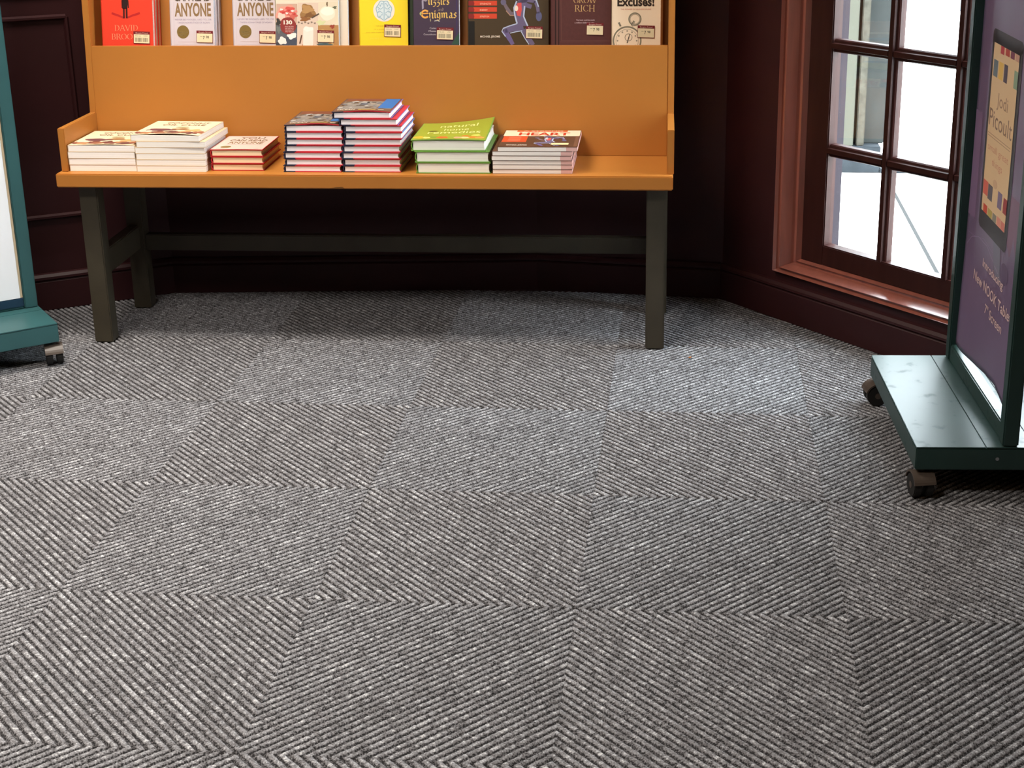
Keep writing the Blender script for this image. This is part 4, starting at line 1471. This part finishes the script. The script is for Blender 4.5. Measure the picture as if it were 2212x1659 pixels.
def subdiv_rect(a, x0, z0, x1, z1, c, l):
    n = max(1, int((z1 - z0) / 0.04)); m = max(1, int((x1 - x0) / 0.05))
    for i in range(m):
        for j in range(n):
            a.rect(x0 + (x1 - x0) * i / m, z0 + (z1 - z0) * j / n, x0 + (x1 - x0) * (i + 1) / m, z0 + (z1 - z0) * (j + 1) / n, c, l)


# background shapes of the banner
A.poly([(0.448, 0.628), (0.557, 0.626), (0.557, 0.42), (0.449, 0.52)], (120, 92, 112), 0)
subdiv_rect(A, 0.085, 0.50, 0.150, 0.75, (116, 94, 124), 0)
A.stroke([(0.093, 0.423), (0.14, 0.455), (0.199, 0.470), (0.284, 0.470), (0.40, 0.44), (0.55, 0.42)], 0.0022, (142, 124, 152), 1)
A.stroke([(0.09, 0.458), (0.16, 0.462), (0.25, 0.478), (0.34, 0.47)], 0.0016, (134, 116, 146), 1)
# soft column down from the device corner
A.poly([(0.335, 0.50), (0.40, 0.51), (0.42, 0.44), (0.455, 0.425), (0.40, 0.425), (0.36, 0.44)], (112, 108, 124), 1)
A.disc(0.452, 0.452, 0.034, 0.024, (92, 77, 102), 1)
# device
bz = (52, 46, 50)
subdiv_rect(A, 0.188, 0.512, 0.447, 0.938, bz, 2); subdiv_rect(A, 0.205, 0.497, 0.430, 0.952, bz, 2)
A.disc(0.205, 0.512, 0.017, 0.015, bz, 2); A.disc(0.430, 0.512, 0.017, 0.015, bz, 2); A.disc(0.206, 0.938, 0.018, 0.014, bz, 2); A.disc(0.429, 0.938, 0.018, 0.014, bz, 2)
scn = (212, 180, 138)
subdiv_rect(A, 0.205, 0.538, 0.422, 0.922, scn, 3)
# cover picture on its screen: bars of colour
for x0, z0, x1, z1, c in ((0.265, 0.905, 0.296, 0.922, (176, 40, 48)), (0.308, 0.907, 0.342, 0.922, (172, 56, 40)), (0.351, 0.907, 0.384, 0.922, (112, 42, 66)), (0.391, 0.907, 0.422, 0.922, (186, 140, 118)),
                          (0.214, 0.849, 0.252, 0.886, (100, 112, 118)), (0.260, 0.849, 0.298, 0.887, (216, 174, 80)), (0.306, 0.849, 0.337, 0.888, (72, 56, 66)), (0.392, 0.849, 0.422, 0.887, (128, 150, 122)),
                          (0.207, 0.578, 0.250, 0.611, (204, 96, 78)), (0.252, 0.575, 0.293, 0.610, (92, 82, 84)), (0.342, 0.576, 0.379, 0.613, (114, 94, 124)), (0.392, 0.576, 0.422, 0.610, (144, 46, 42)),
                          (0.221, 0.538, 0.258, 0.557, (196, 76, 54)), (0.264, 0.538, 0.305, 0.556, (170, 150, 74)), (0.310, 0.538, 0.345, 0.556, (128, 120, 104)), (0.351, 0.538, 0.385, 0.558, (208, 132, 112)), (0.388, 0.538, 0.420, 0.557, (196, 110, 96))):
    A.rect(x0, z0, x1, z1, c, 4)
A.text('Jodi', 0.268, 0.362, 0.790, 0.030, (150, 118, 92), 4)
A.text('Picoult', 0.212, 0.412, 0.738, 0.040, (134, 106, 86), 4)
for z in (0.721, 0.715):
    A.stroke([(0.212, z), (0.412, z)], 0.0018, (164, 130, 102), 4)
A.text('small great', 0.222, 0.402, 0.684, 0.016, (192, 132, 104), 4)
A.text('things', 0.266, 0.358, 0.655, 0.016, (192, 132, 104), 4)
A.disc(0.31, 0.62, 0.020, 0.010, (196, 158, 122), 4)
wt = (206, 176, 172)
A.text('Introducing', 0.262, 0.456, 0.418, 0.0185, wt, 3, bold=0.01)
A.text('New NOOK Tablet', 0.192, 0.540, 0.367, 0.0235, wt, 3, bold=0.01)
A.text('7" Screen', 0.322, 0.480, 0.324, 0.0215, wt, 3, bold=0.01)


def bfn(x, z, o):
    p = bn(x, wave(x, z) + o * 1.5, z)
    return (p[0] - BL.x, p[1] - BL.y, p[2] - BL.z)


A.build('banner_print', bfn, ban)

# left stand: only its right end is in view
LC = Vector((-0.514, -0.259)); LL = Vector((-0.784, -0.620)); LD = Vector((-0.620, 0.784))
# local x should run from the far (left) end to the visible right end: put the origin at the left end, front corner
st_l = stand('poster_stand', (LC.x + LL.x * 0.588, LC.y + LL.y * 0.588, 0), math.atan2(-LL.y, -LL.x), M_TEAL, 'teal green wheeled stand with a white poster at the left edge', ((0.05, 0.035, -2.0), (0.574, 0.020, -1.75)), 0.1265)
pst = tag(empty('poster_board', (LC.x + LL.x * 0.294 + LD.x * 0.2, LC.y + LL.y * 0.294 + LD.y * 0.2, 0.127), math.atan2(-LL.y, -LL.x)), 'blank white poster card framed in the teal green stand', 'poster')
mb = MB(); mb.box(-0.254, 0.2475, -0.012, 0.0, 0.0245, 1.585, M_BOARD); mb.build('card', pst, 0.001)
mb = MB(); mb.box(0.2477, 0.2545, -0.009, 0.0, 0.0245, 1.585, M_BEIGE); mb.build('side_edging', pst, 0.0006)
mb = MB(); mb.box(-0.254, 0.2545, -0.015, 0.0, 0.0005, 0.0240, mat('navy_channel', (22, 46, 66), 0.4, 0.5)); mb.build('bottom_channel', pst, 0.001)

# a crumb dropped on the carpet
mb = MB(); mb.box(-0.004, 0.004, -0.0025, 0.0025, 0.0, 0.003, mat('orange_crumb', (176, 112, 60), 0.8, 0.2))
cr = mb.build('crumb', None, 0.001); cr.location = (1.205, -0.10, 0.0002); cr.rotation_euler = (0, 0, 0.6)
tag(cr, 'tiny orange crumb on the grey carpet right of the bench leg', 'crumb')
